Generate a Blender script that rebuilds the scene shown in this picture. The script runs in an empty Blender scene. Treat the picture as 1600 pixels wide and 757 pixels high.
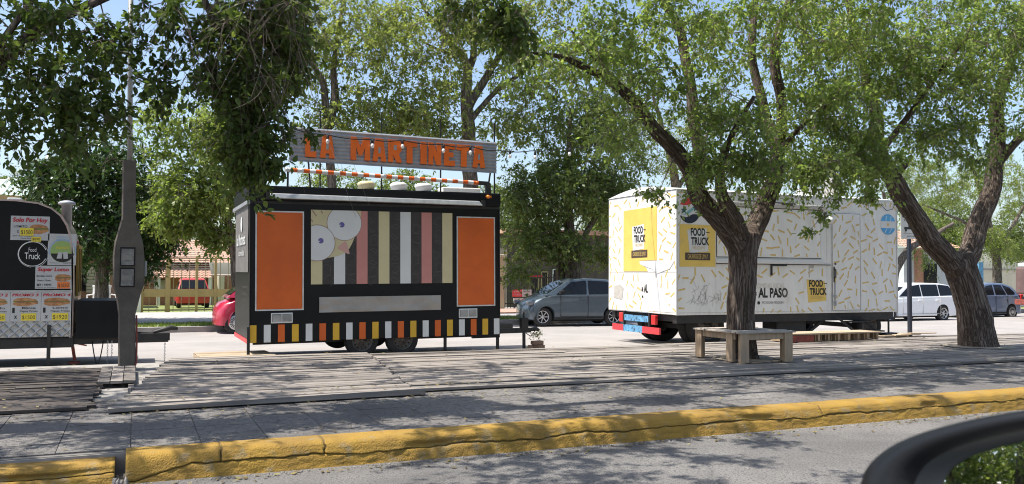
import bpy, bmesh, math, random
import numpy as np
from mathutils import Vector, Matrix, noise

random.seed(7)
RNG = np.random.default_rng(11)
R = math.radians
SC = bpy.context.scene
COL = SC.collection

# ------------------------------------------------------------------ camera
YAW, PITCH, ROLL = R(23.5), R(2.1), R(0.36)
CAM = Vector((0, 0, 1.5))
FPX = 1355.0
_f = Vector((math.sin(YAW)*math.cos(PITCH), math.cos(YAW)*math.cos(PITCH), math.sin(PITCH)))
_r0 = Vector((math.cos(YAW), -math.sin(YAW), 0))
_u0 = _r0.cross(_f)
_r = _r0*math.cos(ROLL) + _u0*math.sin(ROLL)
_u = _u0*math.cos(ROLL) - _r0*math.sin(ROLL)
cam = bpy.data.cameras.new('camera')
camo = bpy.data.objects.new('camera', cam)
COL.objects.link(camo)
m = Matrix((_r, _u, -_f)).transposed().to_4x4()
m.translation = CAM
camo.matrix_world = m
cam.sensor_width = 36.0
cam.lens = 36.0*FPX/1600
cam.clip_start, cam.clip_end = 0.05, 2000
cam.dof.use_dof = True
cam.dof.focus_distance = 15.0
cam.dof.aperture_fstop = 9.0
SC.camera = camo


def at(x, y, Y):
    """survey point: the photo's pixel (x, y) taken on the vertical plane at distance Y"""
    d = _f + _r*((x-800)/FPX) + _u*((378.5-y)/FPX)
    return CAM + d*(Y/d.y)


# ------------------------------------------------------------------ world, sun, exposure
SUN = Vector((-0.42, 0.05, 0.88)).normalized()          # direction towards the sun
world = bpy.data.worlds.new('World')
SC.world = world
world.use_nodes = True
wt = world.node_tree
bg = wt.nodes['Background']
sky = wt.nodes.new('ShaderNodeTexSky')
sky.sky_type = 'NISHITA'
sky.sun_disc = False
sky.sun_elevation = math.asin(SUN.z)
sky.sun_rotation = math.atan2(SUN.x, SUN.y)
sky.altitude = 300
sky.dust_density = 2.6
wt.links.new(sky.outputs[0], bg.inputs[0])
bg.inputs[1].default_value = 0.15
sl = bpy.data.lights.new('sun', 'SUN')
sl.energy = 5.0
sl.angle = R(0.5)
sl.color = (1.0, 0.95, 0.87)
so = bpy.data.objects.new('sun', sl)
so.rotation_euler = (-SUN).to_track_quat('-Z', 'Y').to_euler()
so.location = (0, 0, 30)
COL.objects.link(so)
vs = SC.view_settings
vs.view_transform = 'Standard'
vs.look = 'None'
vs.gamma = 1
vs.use_curve_mapping = False
vs.exposure = 0.62
SC.cycles.max_bounces = 8
SC.cycles.transparent_max_bounces = 4
SC.cycles.caustics_reflective = False
SC.cycles.caustics_refractive = False
SC.cycles.use_denoising = True
SC.cycles.filter_width = 1.05


# ------------------------------------------------------------------ helpers: things and parts
def tag(o, label=None, cat=None, group=None, kind=None):
    if label: o['label'] = label
    if cat: o['category'] = cat
    if group: o['group'] = group
    if kind: o['kind'] = kind
    return o


def thing(name, label, cat, loc=(0, 0, 0), rot=(0, 0, 0), group=None):
    o = bpy.data.objects.new(name, None)
    o.empty_display_size = 0.2
    COL.objects.link(o)
    o.location = loc
    o.rotation_euler = rot
    return tag(o, label, cat, group)


def link(name, me, parent=None):
    o = bpy.data.objects.new(name, me)
    COL.objects.link(o)
    if parent: o.parent = parent
    return o


FRONT = (Vector((1, 0, 0)), Vector((0, 0, 1)))           # faces -Y
LEFT = (Vector((0, -1, 0)), Vector((0, 0, 1)))           # faces -X


class Fr:
    def __init__(s, o, uv=FRONT, ang=0):
        s.o = Vector(o); u, v = uv
        s.u = u*math.cos(ang) + v*math.sin(ang)
        s.v = v*math.cos(ang) - u*math.sin(ang)
        s.n = s.u.cross(s.v)

    def p(s, a, b, d=0):
        return s.o + s.u*a + s.v*b + s.n*d


class MB:
    def __init__(s):
        s.v, s.f, s.mi, s.sm = [], [], [], []
        s.m = 0; s.tint = []; s.t = 0.5

    def face(s, idx, smooth=False):
        s.f.append(idx); s.mi.append(s.m); s.sm.append(smooth); s.tint.append(s.t)

    def poly(s, pts, smooth=False):
        b = len(s.v); s.v += [tuple(p) for p in pts]
        s.face(list(range(b, b+len(pts))), smooth)

    def hexa(s, c):
        b = len(s.v); s.v += [tuple(p) for p in c]
        for q in ((0, 3, 2, 1), (4, 5, 6, 7), (0, 1, 5, 4), (1, 2, 6, 5), (2, 3, 7, 6), (3, 0, 4, 7)):
            s.face([b+i for i in q])

    def box(s, x0, x1, y0, y1, z0, z1):
        s.hexa([(x0, y0, z0), (x1, y0, z0), (x1, y1, z0), (x0, y1, z0), (x0, y0, z1), (x1, y0, z1), (x1, y1, z1), (x0, y1, z1)])

    def bar(s, p, q, w, h, up=(0, 0, 1)):
        p, q = Vector(p), Vector(q); d = (q-p).normalized(); up = Vector(up)
        if abs(d.dot(up)) > .98: up = Vector((0, 1, 0))
        a = d.cross(up).normalized()*(w/2); b = a.cross(d).normalized()*(h/2)
        s.hexa([p-a-b, p+a-b, q+a-b, q-a-b, p-a+b, p+a+b, q+a+b, q-a+b])

    def fpoly(s, F, pts, d=0.0):
        s.poly([F.p(a, b, d) for a, b in pts])

    def frect(s, F, a0, b0, a1, b1, d=0.0):
        s.fpoly(F, [(a0, b0), (a1, b0), (a1, b1), (a0, b1)], d)

    def prism(s, F, pts, d0, d1, smooth=False):
        n = len(pts); b = len(s.v)
        s.v += [tuple(F.p(a, c, d1)) for a, c in pts] + [tuple(F.p(a, c, d0)) for a, c in pts]
        s.face(list(range(b, b+n))); s.face(list(range(b+2*n-1, b+n-1, -1)))
        for i in range(n):
            j = (i+1) % n
            s.face([b+n+i, b+n+j, b+j, b+i], smooth)

    def fbox(s, F, a0, b0, a1, b1, d0, d1):
        s.prism(F, [(a0, b0), (a1, b0), (a1, b1), (a0, b1)], d0, d1)

    def rim(s, F, a0, b0, a1, b1, w, d0, d1):
        s.fbox(F, a0-w, b0-w, a1+w, b0, d0, d1); s.fbox(F, a0-w, b1, a1+w, b1+w, d0, d1)
        s.fbox(F, a0-w, b0, a0, b1, d0, d1); s.fbox(F, a1, b0, a1+w, b1, d0, d1)

    def circ(s, F, a, b, r, d=0.0, n=28, ry=None):
        s.fpoly(F, circ(a, b, r, n, ry), d)

    def ring(s, F, a, b, r, w, d=0.0, n=36, a0=0, a1=2*math.pi, sx=1):
        for i in range(n):
            t0, t1 = a0+(a1-a0)*i/n, a0+(a1-a0)*(i+1)/n
            P = lambda t, q: (a+sx*q*math.cos(t), b+q*math.sin(t))
            s.fpoly(F, [P(t0, r), P(t1, r), P(t1, r+w), P(t0, r+w)][::-1], d)

    def line(s, F, pts, w, d=0.0):
        for (a, b), (c, e) in zip(pts, pts[1:]):
            L = math.hypot(c-a, e-b) or 1e-6
            nx, ny = -(e-b)/L*w/2, (c-a)/L*w/2
            s.fpoly(F, [(a-nx, b-ny), (c-nx, e-ny), (c+nx, e+ny), (a+nx, b+ny)], d)

    def tube(s, pts, rad, n=8, smooth=True, caps=True):
        pts = [Vector(p) for p in pts]
        if not hasattr(rad, '__len__'): rad = [rad]*len(pts)
        b = len(s.v); k = len(pts); a = None
        for i, p in enumerate(pts):
            t = (pts[min(i+1, k-1)] - pts[max(i-1, 0)])
            t = t.normalized() if t.length > 1e-9 else Vector((0, 0, 1))
            if a is None:
                a = t.orthogonal().normalized()
            else:
                a = (a - t*a.dot(t)); a = a.normalized() if a.length > 1e-6 else t.orthogonal().normalized()
            c = t.cross(a)
            for j in range(n):
                w = 2*math.pi*j/n
                s.v.append(tuple(p + (a*math.cos(w)+c*math.sin(w))*rad[i]))
        for i in range(k-1):
            for j in range(n):
                q = (j+1) % n
                s.face([b+i*n+j, b+i*n+q, b+(i+1)*n+q, b+(i+1)*n+j], smooth)
        if caps:
            s.face([b+j for j in range(n-1, -1, -1)]); s.face([b+(k-1)*n+j for j in range(n)])

    def lathe(s, prof, o, ax, n=24, smooth=True, caps=True):
        """prof: (radius, along) pairs about axis ax through o"""
        ax = Vector(ax).normalized(); a = ax.orthogonal().normalized(); c = ax.cross(a); o = Vector(o)
        b = len(s.v); k = len(prof)
        for r, h in prof:
            for j in range(n):
                w = 2*math.pi*j/n
                s.v.append(tuple(o + ax*h + (a*math.cos(w)+c*math.sin(w))*r))
        for i in range(k-1):
            for j in range(n):
                q = (j+1) % n
                s.face([b+i*n+j, b+i*n+q, b+(i+1)*n+q, b+(i+1)*n+j], smooth)
        if not caps: return
        if prof[0][0] > 1e-5: s.face([b+j for j in range(n-1, -1, -1)])
        if prof[-1][0] > 1e-5: s.face([b+(k-1)*n+j for j in range(n)])

    def grid(s, fn, nu, nv, smooth=True):
        b = len(s.v)
        for i in range(nu+1):
            for j in range(nv+1):
                s.v.append(tuple(fn(i/nu, j/nv)))
        for i in range(nu):
            for j in range(nv):
                q = b+i*(nv+1)+j
                s.face([q, q+nv+1, q+nv+2, q+1], smooth)

    def text(s, F, txt, a0, b0, w, h, d=0.004, bold=0.0, shear=0.0, extr=0.0):
        V, Fc = text_mesh(txt, bold, shear)
        if not len(V): return
        lo, hi = V.min(0), V.max(0); sc = (hi-lo); sc[sc < 1e-6] = 1
        b = len(s.v)
        for x, y in (V-lo)/sc:
            s.v.append(tuple(F.p(a0+x*w, b0+y*h, d)))
        for q in Fc: s.face([b+i for i in q])

    def build(s, name, mats, parent=None, bevel=0, seg=2, tint=False):
        me = bpy.data.meshes.new(name)
        me.from_pydata(s.v, [], s.f)
        if not isinstance(mats, (list, tuple)): mats = [mats]
        for q in mats: me.materials.append(q)
        me.polygons.foreach_set('material_index', s.mi)
        me.polygons.foreach_set('use_smooth', s.sm)
        if tint:
            at_ = me.attributes.new('tint', 'FLOAT', 'FACE'); at_.data.foreach_set('value', s.tint)
        me.update()
        o = link(name, me, parent)
        if bevel:
            bm_ = o.modifiers.new('bevel', 'BEVEL'); bm_.width = bevel; bm_.segments = seg
            bm_.limit_method = 'ANGLE'; bm_.angle_limit = R(40); bm_.harden_normals = False
        return o


def circ(a, b, r, n=28, ry=None):
    ry = ry or r
    return [(a+r*math.cos(2*math.pi*i/n), b+ry*math.sin(2*math.pi*i/n)) for i in range(n)]


def clip(pts, x0, y0, x1, y1):
    for ax, lim, sg in ((0, x0, 1), (0, x1, -1), (1, y0, 1), (1, y1, -1)):
        out = []
        for i, p in enumerate(pts):
            q = pts[i-1]; ip, iq = sg*(p[ax]-lim) >= 0, sg*(q[ax]-lim) >= 0
            if ip != iq:
                t = (lim-q[ax])/(p[ax]-q[ax]); out.append((q[0]+t*(p[0]-q[0]), q[1]+t*(p[1]-q[1])))
            if ip: out.append(p)
        pts = out
    return pts


_TX = {}


def text_mesh(txt, bold, shear):
    key = (txt, bold, shear)
    if key not in _TX:
        cu = bpy.data.curves.new('lettering', 'FONT'); cu.body = txt; cu.offset = bold; cu.shear = shear
        cu.resolution_u = 3; cu.dimensions = '2D'; cu.fill_mode = 'BOTH'
        o = bpy.data.objects.new('lettering', cu); COL.objects.link(o)
        dg = bpy.context.evaluated_depsgraph_get(); dg.update()
        me = o.evaluated_get(dg).to_mesh()
        V = np.array([(v.co.x, v.co.y) for v in me.vertices]).reshape(-1, 2)
        Fc = [list(p.vertices) for p in me.polygons]
        o.evaluated_get(dg).to_mesh_clear()
        bpy.data.objects.remove(o); bpy.data.curves.remove(cu)
        _TX[key] = (V, Fc)
    return _TX[key]


def copy_tree(o, parent=None):
    c = o.copy(); COL.objects.link(c)
    if parent: c.parent = parent
    for ch in list(o.children): copy_tree(ch, c)
    return c


# ------------------------------------------------------------------ materials
def mat(name, col, rough=.6, col2=None, ns=3.0, lo=.4, hi=.62, detail=8, metal=0, bump=0, bs=40, bd=.01, stretch=(1, 1, 1),
        spec=.4, tint=0, coat=0, dirt=None, dlo=.55, dhi=.75, ds=1.2, coords='Object'):
    M = bpy.data.materials.new(name); M.use_nodes = True
    nt = M.node_tree; N = nt.nodes; L = nt.links
    P = N['Principled BSDF']
    P.inputs['Roughness'].default_value = rough
    P.inputs['Metallic'].default_value = metal
    P.inputs['Specular IOR Level'].default_value = spec
    P.inputs['Coat Weight'].default_value = coat
    P.inputs['Coat Roughness'].default_value = .08
    tc = N.new('ShaderNodeTexCoord'); mp = N.new('ShaderNodeMapping')
    mp.inputs['Scale'].default_value = stretch
    L.new(tc.outputs[coords], mp.inputs[0])
    c = None

    def noise_ramp(scale, lo, hi, det=8, v=None):
        n = N.new('ShaderNodeTexNoise'); n.inputs['Scale'].default_value = scale; n.inputs['Detail'].default_value = det
        n.inputs['Roughness'].default_value = .62
        L.new(mp.outputs[0], n.inputs['Vector'])
        r = N.new('ShaderNodeMapRange'); r.inputs[1].default_value = lo; r.inputs[2].default_value = hi
        L.new(n.outputs['Fac'], r.inputs[0])
        return r.outputs[0]

    def mix(a, b, fac, mode='MIX'):
        x = N.new('ShaderNodeMix'); x.data_type = 'RGBA'; x.blend_type = mode
        for sock, val in ((x.inputs[6], a), (x.inputs[7], b)):
            if isinstance(val, tuple): sock.default_value = val+(1,)
            else: L.new(val, sock)
        if isinstance(fac, (int, float)): x.inputs[0].default_value = fac
        else: L.new(fac, x.inputs[0])
        return x.outputs[2]
    c = col
    if col2: c = mix(col, col2, noise_ramp(ns, lo, hi, detail))
    if dirt: c = mix(c, dirt, noise_ramp(ds, dlo, dhi))
    if tint:
        a = N.new('ShaderNodeAttribute'); a.attribute_name = 'tint'
        r = N.new('ShaderNodeMapRange'); r.inputs[3].default_value = 1-tint; r.inputs[4].default_value = 1+tint
        L.new(a.outputs['Fac'], r.inputs[0])
        cb = N.new('ShaderNodeCombineColor')
        for i in range(3): L.new(r.outputs[0], cb.inputs[i])
        c = mix(c, cb.outputs[0], 1.0, 'MULTIPLY')
    if isinstance(c, tuple): P.inputs['Base Color'].default_value = c+(1,)
    else: L.new(c, P.inputs['Base Color'])
    if bump:
        n = N.new('ShaderNodeTexNoise'); n.inputs['Scale'].default_value = bs; n.inputs['Detail'].default_value = 6
        L.new(mp.outputs[0], n.inputs['Vector'])
        b = N.new('ShaderNodeBump'); b.inputs['Strength'].default_value = bump; b.inputs['Distance'].default_value = bd
        L.new(n.outputs['Fac'], b.inputs['Height']); L.new(b.outputs[0], P.inputs['Normal'])
    return M


def leafmat(name, dark, mid, light, trans=.42, rough=.38, spec=.42):
    M = bpy.data.materials.new(name); M.use_nodes = True
    nt = M.node_tree; N = nt.nodes; L = nt.links
    P = N['Principled BSDF']; P.inputs['Roughness'].default_value = rough; P.inputs['Specular IOR Level'].default_value = spec
    a = N.new('ShaderNodeAttribute'); a.attribute_name = 'tint'
    r = N.new('ShaderNodeValToRGB'); e = r.color_ramp.elements
    e[0].position = 0; e[0].color = dark+(1,); e[1].position = 1; e[1].color = light+(1,)
    x = e.new(.55); x.color = mid+(1,)
    L.new(a.outputs['Fac'], r.inputs[0]); L.new(r.outputs[0], P.inputs['Base Color'])
    t = N.new('ShaderNodeBsdfTranslucent')
    hs = N.new('ShaderNodeMix'); hs.data_type = 'RGBA'; hs.blend_type = 'MULTIPLY'; hs.inputs[0].default_value = 1
    hs.inputs[7].default_value = (1.45, 1.5, .75, 1)
    L.new(r.outputs[0], hs.inputs[6]); L.new(hs.outputs[2], t.inputs[0])
    mx = N.new('ShaderNodeMixShader'); mx.inputs[0].default_value = trans
    L.new(P.outputs[0], mx.inputs[1]); L.new(t.outputs[0], mx.inputs[2])
    L.new(mx.outputs[0], N['Material Output'].inputs[0])
    return M


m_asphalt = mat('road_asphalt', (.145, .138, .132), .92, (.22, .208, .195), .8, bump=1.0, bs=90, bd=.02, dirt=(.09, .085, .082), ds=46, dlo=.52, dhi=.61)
m_far = mat('pale_grey_street', (.335, .312, .293), .92, (.28, .262, .248), .6, bump=.4, bs=200, bd=.006, dirt=(.26, .25, .24), ds=2.3, dlo=.6, dhi=.75)  # light grey concrete, the far street's own tone
m_ground = mat('earth', (.30, .26, .2), .95, (.22, .2, .16), 2, bump=.4, bs=30)
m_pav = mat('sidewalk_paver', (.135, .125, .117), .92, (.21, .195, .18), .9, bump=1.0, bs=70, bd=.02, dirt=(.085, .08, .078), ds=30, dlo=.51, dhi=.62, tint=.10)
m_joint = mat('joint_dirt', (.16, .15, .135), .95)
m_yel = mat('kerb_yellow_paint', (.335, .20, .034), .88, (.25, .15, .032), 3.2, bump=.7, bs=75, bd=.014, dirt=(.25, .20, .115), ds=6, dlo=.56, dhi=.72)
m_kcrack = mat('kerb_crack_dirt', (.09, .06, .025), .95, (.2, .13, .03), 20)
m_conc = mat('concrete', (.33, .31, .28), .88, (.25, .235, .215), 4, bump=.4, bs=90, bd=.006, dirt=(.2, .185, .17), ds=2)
m_deck = mat('weathered_boards', (.265, .235, .205), .85, (.185, .163, .145), 2.2, stretch=(.35, 7, 7), bump=.6, bs=24, bd=.008, tint=.36, dirt=(.16, .14, .12), ds=3, dlo=.52, dhi=.7)
m_ddeck = mat('dark_shaded_boards', (.045, .036, .03), .8, (.08, .066, .056), 2.2, stretch=(.35, 7, 7), bump=.5, bs=24, bd=.006, tint=.35)  # dark boards, colour lowered further to carry the deep shade over them
m_pal = mat('pale_pallet_wood', (.50, .40, .28), .8, (.40, .31, .21), 3, stretch=(1, 6, 6), bump=.3, bs=20, tint=.2)
m_bench = mat('bench_pine', (.42, .30, .19), .8, (.31, .225, .145), 3, stretch=(6, 6, .8), bump=.4, bs=22, bd=.004, tint=.22, dirt=(.3, .26, .22), ds=5)
m_benchtop = mat('bench_top_wood', (.42, .37, .31), .85, (.3, .265, .23), 3, stretch=(3, 3, 3), bump=.4, bs=22, bd=.004, tint=.22)
m_black = mat('black_paint', (.006, .006, .007), .36, (.009, .009, .010), 2, bump=.05, bs=6, bd=.01, spec=.2)
m_blackmet = mat('black_steel', (.016, .016, .017), .55, (.03, .027, .024), 6, bump=.1, bs=60)
m_orange = mat('orange_panel', (.64, .12, .012), .42, (.56, .10, .012), 1.5, spec=.4, bump=.08, bs=3, bd=.04, dirt=(.52, .10, .015), ds=2.5, dlo=.6, dhi=.8)
m_letter = mat('orange_letter_paint', (.88, .17, .018), .5, (.80, .15, .016), 3)
m_alu = mat('aluminium_trim', (.62, .61, .59), .4, (.5, .49, .48), 8, metal=.6)
m_white = mat('white_paint', (.77, .76, .73), .5, (.71, .70, .67), 2, dirt=(.55, .51, .45), ds=2.6, dlo=.56, dhi=.8, stretch=(1.6, 1.6, .35), bump=.06, bs=2.5, bd=.05)
m_cream = mat('cream_print', (.60, .53, .31), .5, (.56, .49, .29), 3)
m_pwhite = mat('white_print', (.66, .665, .655), .5, (.62, .625, .62), 3)
m_pink = mat('salmon_print', (.56, .24, .21), .5, (.52, .22, .19), 3)
m_char = mat('charcoal_print', (.038, .032, .03), .55, (.05, .042, .04), 6)
m_dood = mat('doodle_grey', (.10, .09, .088), .6)
m_syel = mat('yellow_print', (.68, .40, .03), .5, (.62, .36, .03), 3)
m_purple = mat('pupil_violet', (.13, .1, .3), .5)
m_beak = mat('beak_pink', (.58, .33, .29), .5)
m_eyerim = mat('eye_rim_brown', (.34, .22, .18), .5)
m_steel = mat('crinkled_stainless', (.36, .335, .31), .42, (.30, .275, .25), 2, metal=.7, bump=.3, bs=5, bd=.03)
m_galv = mat('galvanised_sheet', (.36, .375, .39), .5, (.29, .305, .33), 5, metal=.35, dirt=(.4, .34, .28), ds=3, dlo=.62, dhi=.8)
m_tyre = mat('tyre_rubber', (.022, .021, .02), .85, (.035, .032, .03), 8, bump=.1, bs=30)
m_rim = mat('steel_rim', (.15, .135, .12), .55, (.09, .07, .055), 8, metal=.4)
m_alloy = mat('alloy_rim', (.55, .55, .56), .35, metal=.7)
m_dark = mat('dark_void', (.012, .012, .012), .8)
m_lampo = mat('amber_lens', (.75, .22, .02), .25, coat=.5)
m_redl = mat('red_lens', (.55, .03, .03), .25, coat=.5)
m_fries = mat('fries_print_yellow', (.66, .48, .15), .55, (.60, .43, .14), 4)
m_tyel = mat('sticker_yellow', (.76, .54, .13), .5, (.71, .49, .11), 2, dirt=(.64, .46, .16), ds=4, dlo=.58, dhi=.72)
m_ink = mat('black_ink', (.02, .018, .018), .5)
m_brown = mat('brown_print', (.075, .05, .035), .5)
m_gry = mat('grey_scuff', (.5, .48, .44), .7, (.42, .4, .36), 9)
m_fade = mat('faded_ink', (.60, .55, .46), .6)
m_lblue = mat('light_blue_print', (.08, .33, .62), .5, (.10, .38, .66), 3)
m_fred = mat('flag_red', (.55, .05, .05), .5)
m_fgrn = mat('flag_green', (.02, .10, .08), .5)
m_fblk = mat('flag_navy', (.015, .02, .04), .5)
m_fteal = mat('flag_teal', (.2, .42, .42), .5)
m_bluep = mat('chipped_blue_paint', (.16, .40, .66), .6, (.10, .26, .42), 9, dirt=(.05, .06, .08), ds=14, dlo=.55, dhi=.62)
m_redp = mat('red_reflective', (.62, .05, .06), .4)
m_poster = mat('poster_white', (.50, .50, .495), .5, (.46, .46, .455), 3)
m_pred = mat('poster_red', (.48, .02, .03), .5)
m_bread = mat('bread_print', (.52, .28, .12), .6, (.34, .14, .06), 14)
m_fill = mat('filling_print', (.26, .10, .05), .6, (.14, .22, .05), 18)
m_note = mat('price_card_yellow', (.78, .62, .06), .6)
m_noteo = mat('price_card_orange', (.75, .20, .05), .6)
m_chalk = mat('chalk_white', (.72, .72, .70), .7)
m_pgreen = mat('print_green', (.30, .42, .14), .6)
m_pblue = mat('print_blue', (.25, .42, .60), .6)
m_concp = mat('pole_concrete', (.135, .118, .10), .9, (.10, .086, .073), 5, bump=.5, bs=60, bd=.006, dirt=(.14, .13, .12), ds=1.6)
m_pipe = mat('grey_pipe', (.33, .33, .32), .5, metal=.4)
m_glassd = mat('dark_window', (.010, .012, .015), .06, spec=.26)
m_meterg = mat('meter_window', (.16, .155, .15), .25, (.26, .25, .24), 9)
m_lens = mat('headlamp_lens', (.22, .225, .23), .12, (.12, .12, .13), 14, spec=.6)
m_bulb = mat('bulb_glass', (.85, .84, .8), .15, spec=.6)
m_cable = mat('black_cable', (.012, .012, .012), .6)
m_brick = mat('brick', (.20, .125, .085), .9, (.26, .17, .12), 9, bump=.4, bs=40)
m_grass = mat('verge_grass', (.16, .22, .055), .9, (.26, .27, .10), 6, bump=.8, bs=60, bd=.03)
m_side2 = mat('far_sidewalk', (.40, .38, .36), .9, (.34, .32, .31), 1.5)
m_redtile = mat('red_tile_paving', (.46, .27, .21), .85, (.4, .24, .19), 4)
m_beige = mat('beige_wall', (.52, .43, .28), .85, (.46, .38, .25), 2)
m_cwall = mat('cream_wall', (.60, .54, .42), .85, (.54, .48, .38), 2)
m_gwall = mat('grey_blue_wall', (.55, .58, .60), .85, (.5, .53, .55), 2)
m_brickw = mat('brick_wall', (.34, .17, .11), .9, (.42, .23, .15), 10)
m_rooft = mat('terracotta_tiles', (.50, .30, .22), .85, (.42, .24, .17), 8, bump=.3, bs=30)
m_metroof = mat('pale_green_roof', (.50, .57, .50), .5, (.45, .52, .46), 2, metal=.2)
m_fence = mat('ochre_metal', (.42, .32, .13), .6, (.36, .27, .11), 4)
m_wire = mat('fence_bar', (.32, .27, .15), .6)
m_silver = mat('grey_blue_car_paint', (.085, .11, .13), .32, (.075, .098, .118), 2, coat=.8, metal=.3, dirt=(.2, .215, .22), ds=3, dlo=.6, dhi=.85)
m_redcar = mat('cherry_car_paint', (.42, .018, .05), .3, coat=.9)
m_oldred = mat('old_red_paint', (.48, .035, .03), .45, (.4, .03, .03), 3, coat=.3)
m_whitecar = mat('white_car_paint', (.74, .745, .75), .3, coat=.8)
m_bluecar = mat('steel_blue_car_paint', (.20, .25, .36), .32, coat=.8, metal=.35)
m_brownt = mat('brown_truck_paint', (.17, .11, .10), .5, (.13, .085, .08), 3)
m_mirbody = mat('mirror_housing_black', (.010, .011, .013), .35, spec=.3)
m_mirbez = mat('mirror_bezel_grey', (.06, .065, .067), .35)
m_mirglass = mat('mirror_glass', (.86, .88, .88), .015, metal=1)
m_post = mat('dark_blue_post', (.03, .035, .05), .5)
m_rust = mat('rusty_red', (.30, .075, .05), .8, (.18, .05, .04), 8)
m_twig = mat('twig_bark', (.19, .15, .125), .9, (.155, .12, .10), 10)
m_copper = mat('pinkish_sheet', (.52, .40, .36), .35, (.45, .35, .32), 5, metal=.6)


def barkmat(name, c1, c2, crev):
    """furrowed bark that runs along each limb (vector attribute 'bark')"""
    M = bpy.data.materials.new(name); M.use_nodes = True
    nt = M.node_tree; N = nt.nodes; L = nt.links
    P = N['Principled BSDF']; P.inputs['Roughness'].default_value = .95; P.inputs['Specular IOR Level'].default_value = .15
    a = N.new('ShaderNodeAttribute'); a.attribute_name = 'bark'
    n1 = N.new('ShaderNodeTexNoise'); n1.inputs['Scale'].default_value = 13; n1.inputs['Detail'].default_value = 8; n1.inputs['Roughness'].default_value = .6; n1.inputs['Distortion'].default_value = .4
    n2 = N.new('ShaderNodeTexNoise'); n2.inputs['Scale'].default_value = 34; n2.inputs['Detail'].default_value = 6
    n3 = N.new('ShaderNodeTexNoise'); n3.inputs['Scale'].default_value = 2.2; n3.inputs['Detail'].default_value = 4
    for n in (n1, n2, n3): L.new(a.outputs['Vector'], n.inputs['Vector'])
    ab = N.new('ShaderNodeMath'); ab.operation = 'SUBTRACT'; ab.inputs[1].default_value = .5; L.new(n1.outputs['Fac'], ab.inputs[0])
    a2 = N.new('ShaderNodeMath'); a2.operation = 'ABSOLUTE'; L.new(ab.outputs[0], a2.inputs[0])
    r = N.new('ShaderNodeValToRGB'); e = r.color_ramp.elements
    e[0].position = 0; e[0].color = crev+(1,); e[1].position = .17; e[1].color = c2+(1,)
    x = e.new(.035); x.color = tuple((p+q)/2 for p, q in zip(crev, c1))+(1,); x = e.new(.075); x.color = c1+(1,)
    L.new(a2.outputs[0], r.inputs[0])
    mx = N.new('ShaderNodeMix'); mx.data_type = 'RGBA'; mx.blend_type = 'MULTIPLY'; mx.inputs[0].default_value = .8
    mr = N.new('ShaderNodeMapRange'); mr.inputs[1].default_value = .3; mr.inputs[2].default_value = .7; mr.inputs[3].default_value = .65; mr.inputs[4].default_value = 1.25
    L.new(n3.outputs['Fac'], mr.inputs[0]); cb = N.new('ShaderNodeCombineColor')
    for i in range(3): L.new(mr.outputs[0], cb.inputs[i])
    L.new(r.outputs[0], mx.inputs[6]); L.new(cb.outputs[0], mx.inputs[7]); L.new(mx.outputs[2], P.inputs['Base Color'])
    ad = N.new('ShaderNodeMath'); ad.operation = 'MULTIPLY_ADD'; ad.inputs[1].default_value = 3.0; L.new(a2.outputs[0], ad.inputs[0]); L.new(n2.outputs['Fac'], ad.inputs[2])
    b = N.new('ShaderNodeBump'); b.inputs['Strength'].default_value = 1; b.inputs['Distance'].default_value = .03
    L.new(ad.outputs[0], b.inputs['Height']); L.new(b.outputs[0], P.inputs['Normal'])
    return M


m_bark = barkmat('rough_bark', (.175, .135, .108), (.29, .24, .20), (.045, .032, .025))
m_bark2 = barkmat('far_bark', (.20, .165, .135), (.30, .25, .21), (.08, .065, .05))
m_checker = None


def diamond_plate():
    M = mat('diamond_plate', (.46, .46, .45), .38, (.38, .38, .37), 4, metal=.7)
    nt = M.node_tree; N = nt.nodes; L = nt.links
    tc = N.new('ShaderNodeTexCoord'); hs = []
    for a in (45, -45):
        mp = N.new('ShaderNodeMapping'); mp.inputs['Rotation'].default_value = (0, R(a), 0); mp.inputs['Scale'].default_value = (9, 1, 9)
        L.new(tc.outputs['Object'], mp.inputs[0])
        w = N.new('ShaderNodeTexWave'); w.wave_type = 'BANDS'; w.bands_direction = 'X'; w.inputs['Scale'].default_value = .35
        L.new(mp.outputs[0], w.inputs['Vector']); hs.append(w.outputs['Fac'])
    x = N.new('ShaderNodeMath'); x.operation = 'MAXIMUM'; L.new(hs[0], x.inputs[0]); L.new(hs[1], x.inputs[1])
    pw = N.new('ShaderNodeMath'); pw.operation = 'POWER'; pw.inputs[1].default_value = 6; L.new(x.outputs[0], pw.inputs[0])
    b = N.new('ShaderNodeBump'); b.inputs['Strength'].default_value = 1; b.inputs['Distance'].default_value = .02
    L.new(pw.outputs[0], b.inputs['Height']); L.new(b.outputs[0], N['Principled BSDF'].inputs['Normal'])
    return M


m_diam = diamond_plate()


# ------------------------------------------------------------------ the setting
def sheet(name, x0, x1, y0, y1, z0, z1, m_, nx=1, ny=1):
    b = MB()
    b.grid(lambda u, v: (x0+(x1-x0)*u, y0+(y1-y0)*v, z0+(z1-z0)*v), nx, ny, False)
    for i, f in enumerate(b.f): b.f[i] = f[:]
    o = b.build(name, m_)
    return tag(o, kind='structure')


def nz(x, y, z=0, s=1.0):
    return noise.noise(Vector((x*s, y*s, z*s)))


sheet('ground', -600, 600, -600, 900, -.68, -.68, m_ground)
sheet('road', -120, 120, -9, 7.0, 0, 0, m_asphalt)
SZ = lambda y: .05 - .0135*(y-14)
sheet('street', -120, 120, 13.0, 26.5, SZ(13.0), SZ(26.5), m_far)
sheet('yard_ground', -120, 120, 31.0, 62, .10, -.62, m_grass)


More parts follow.
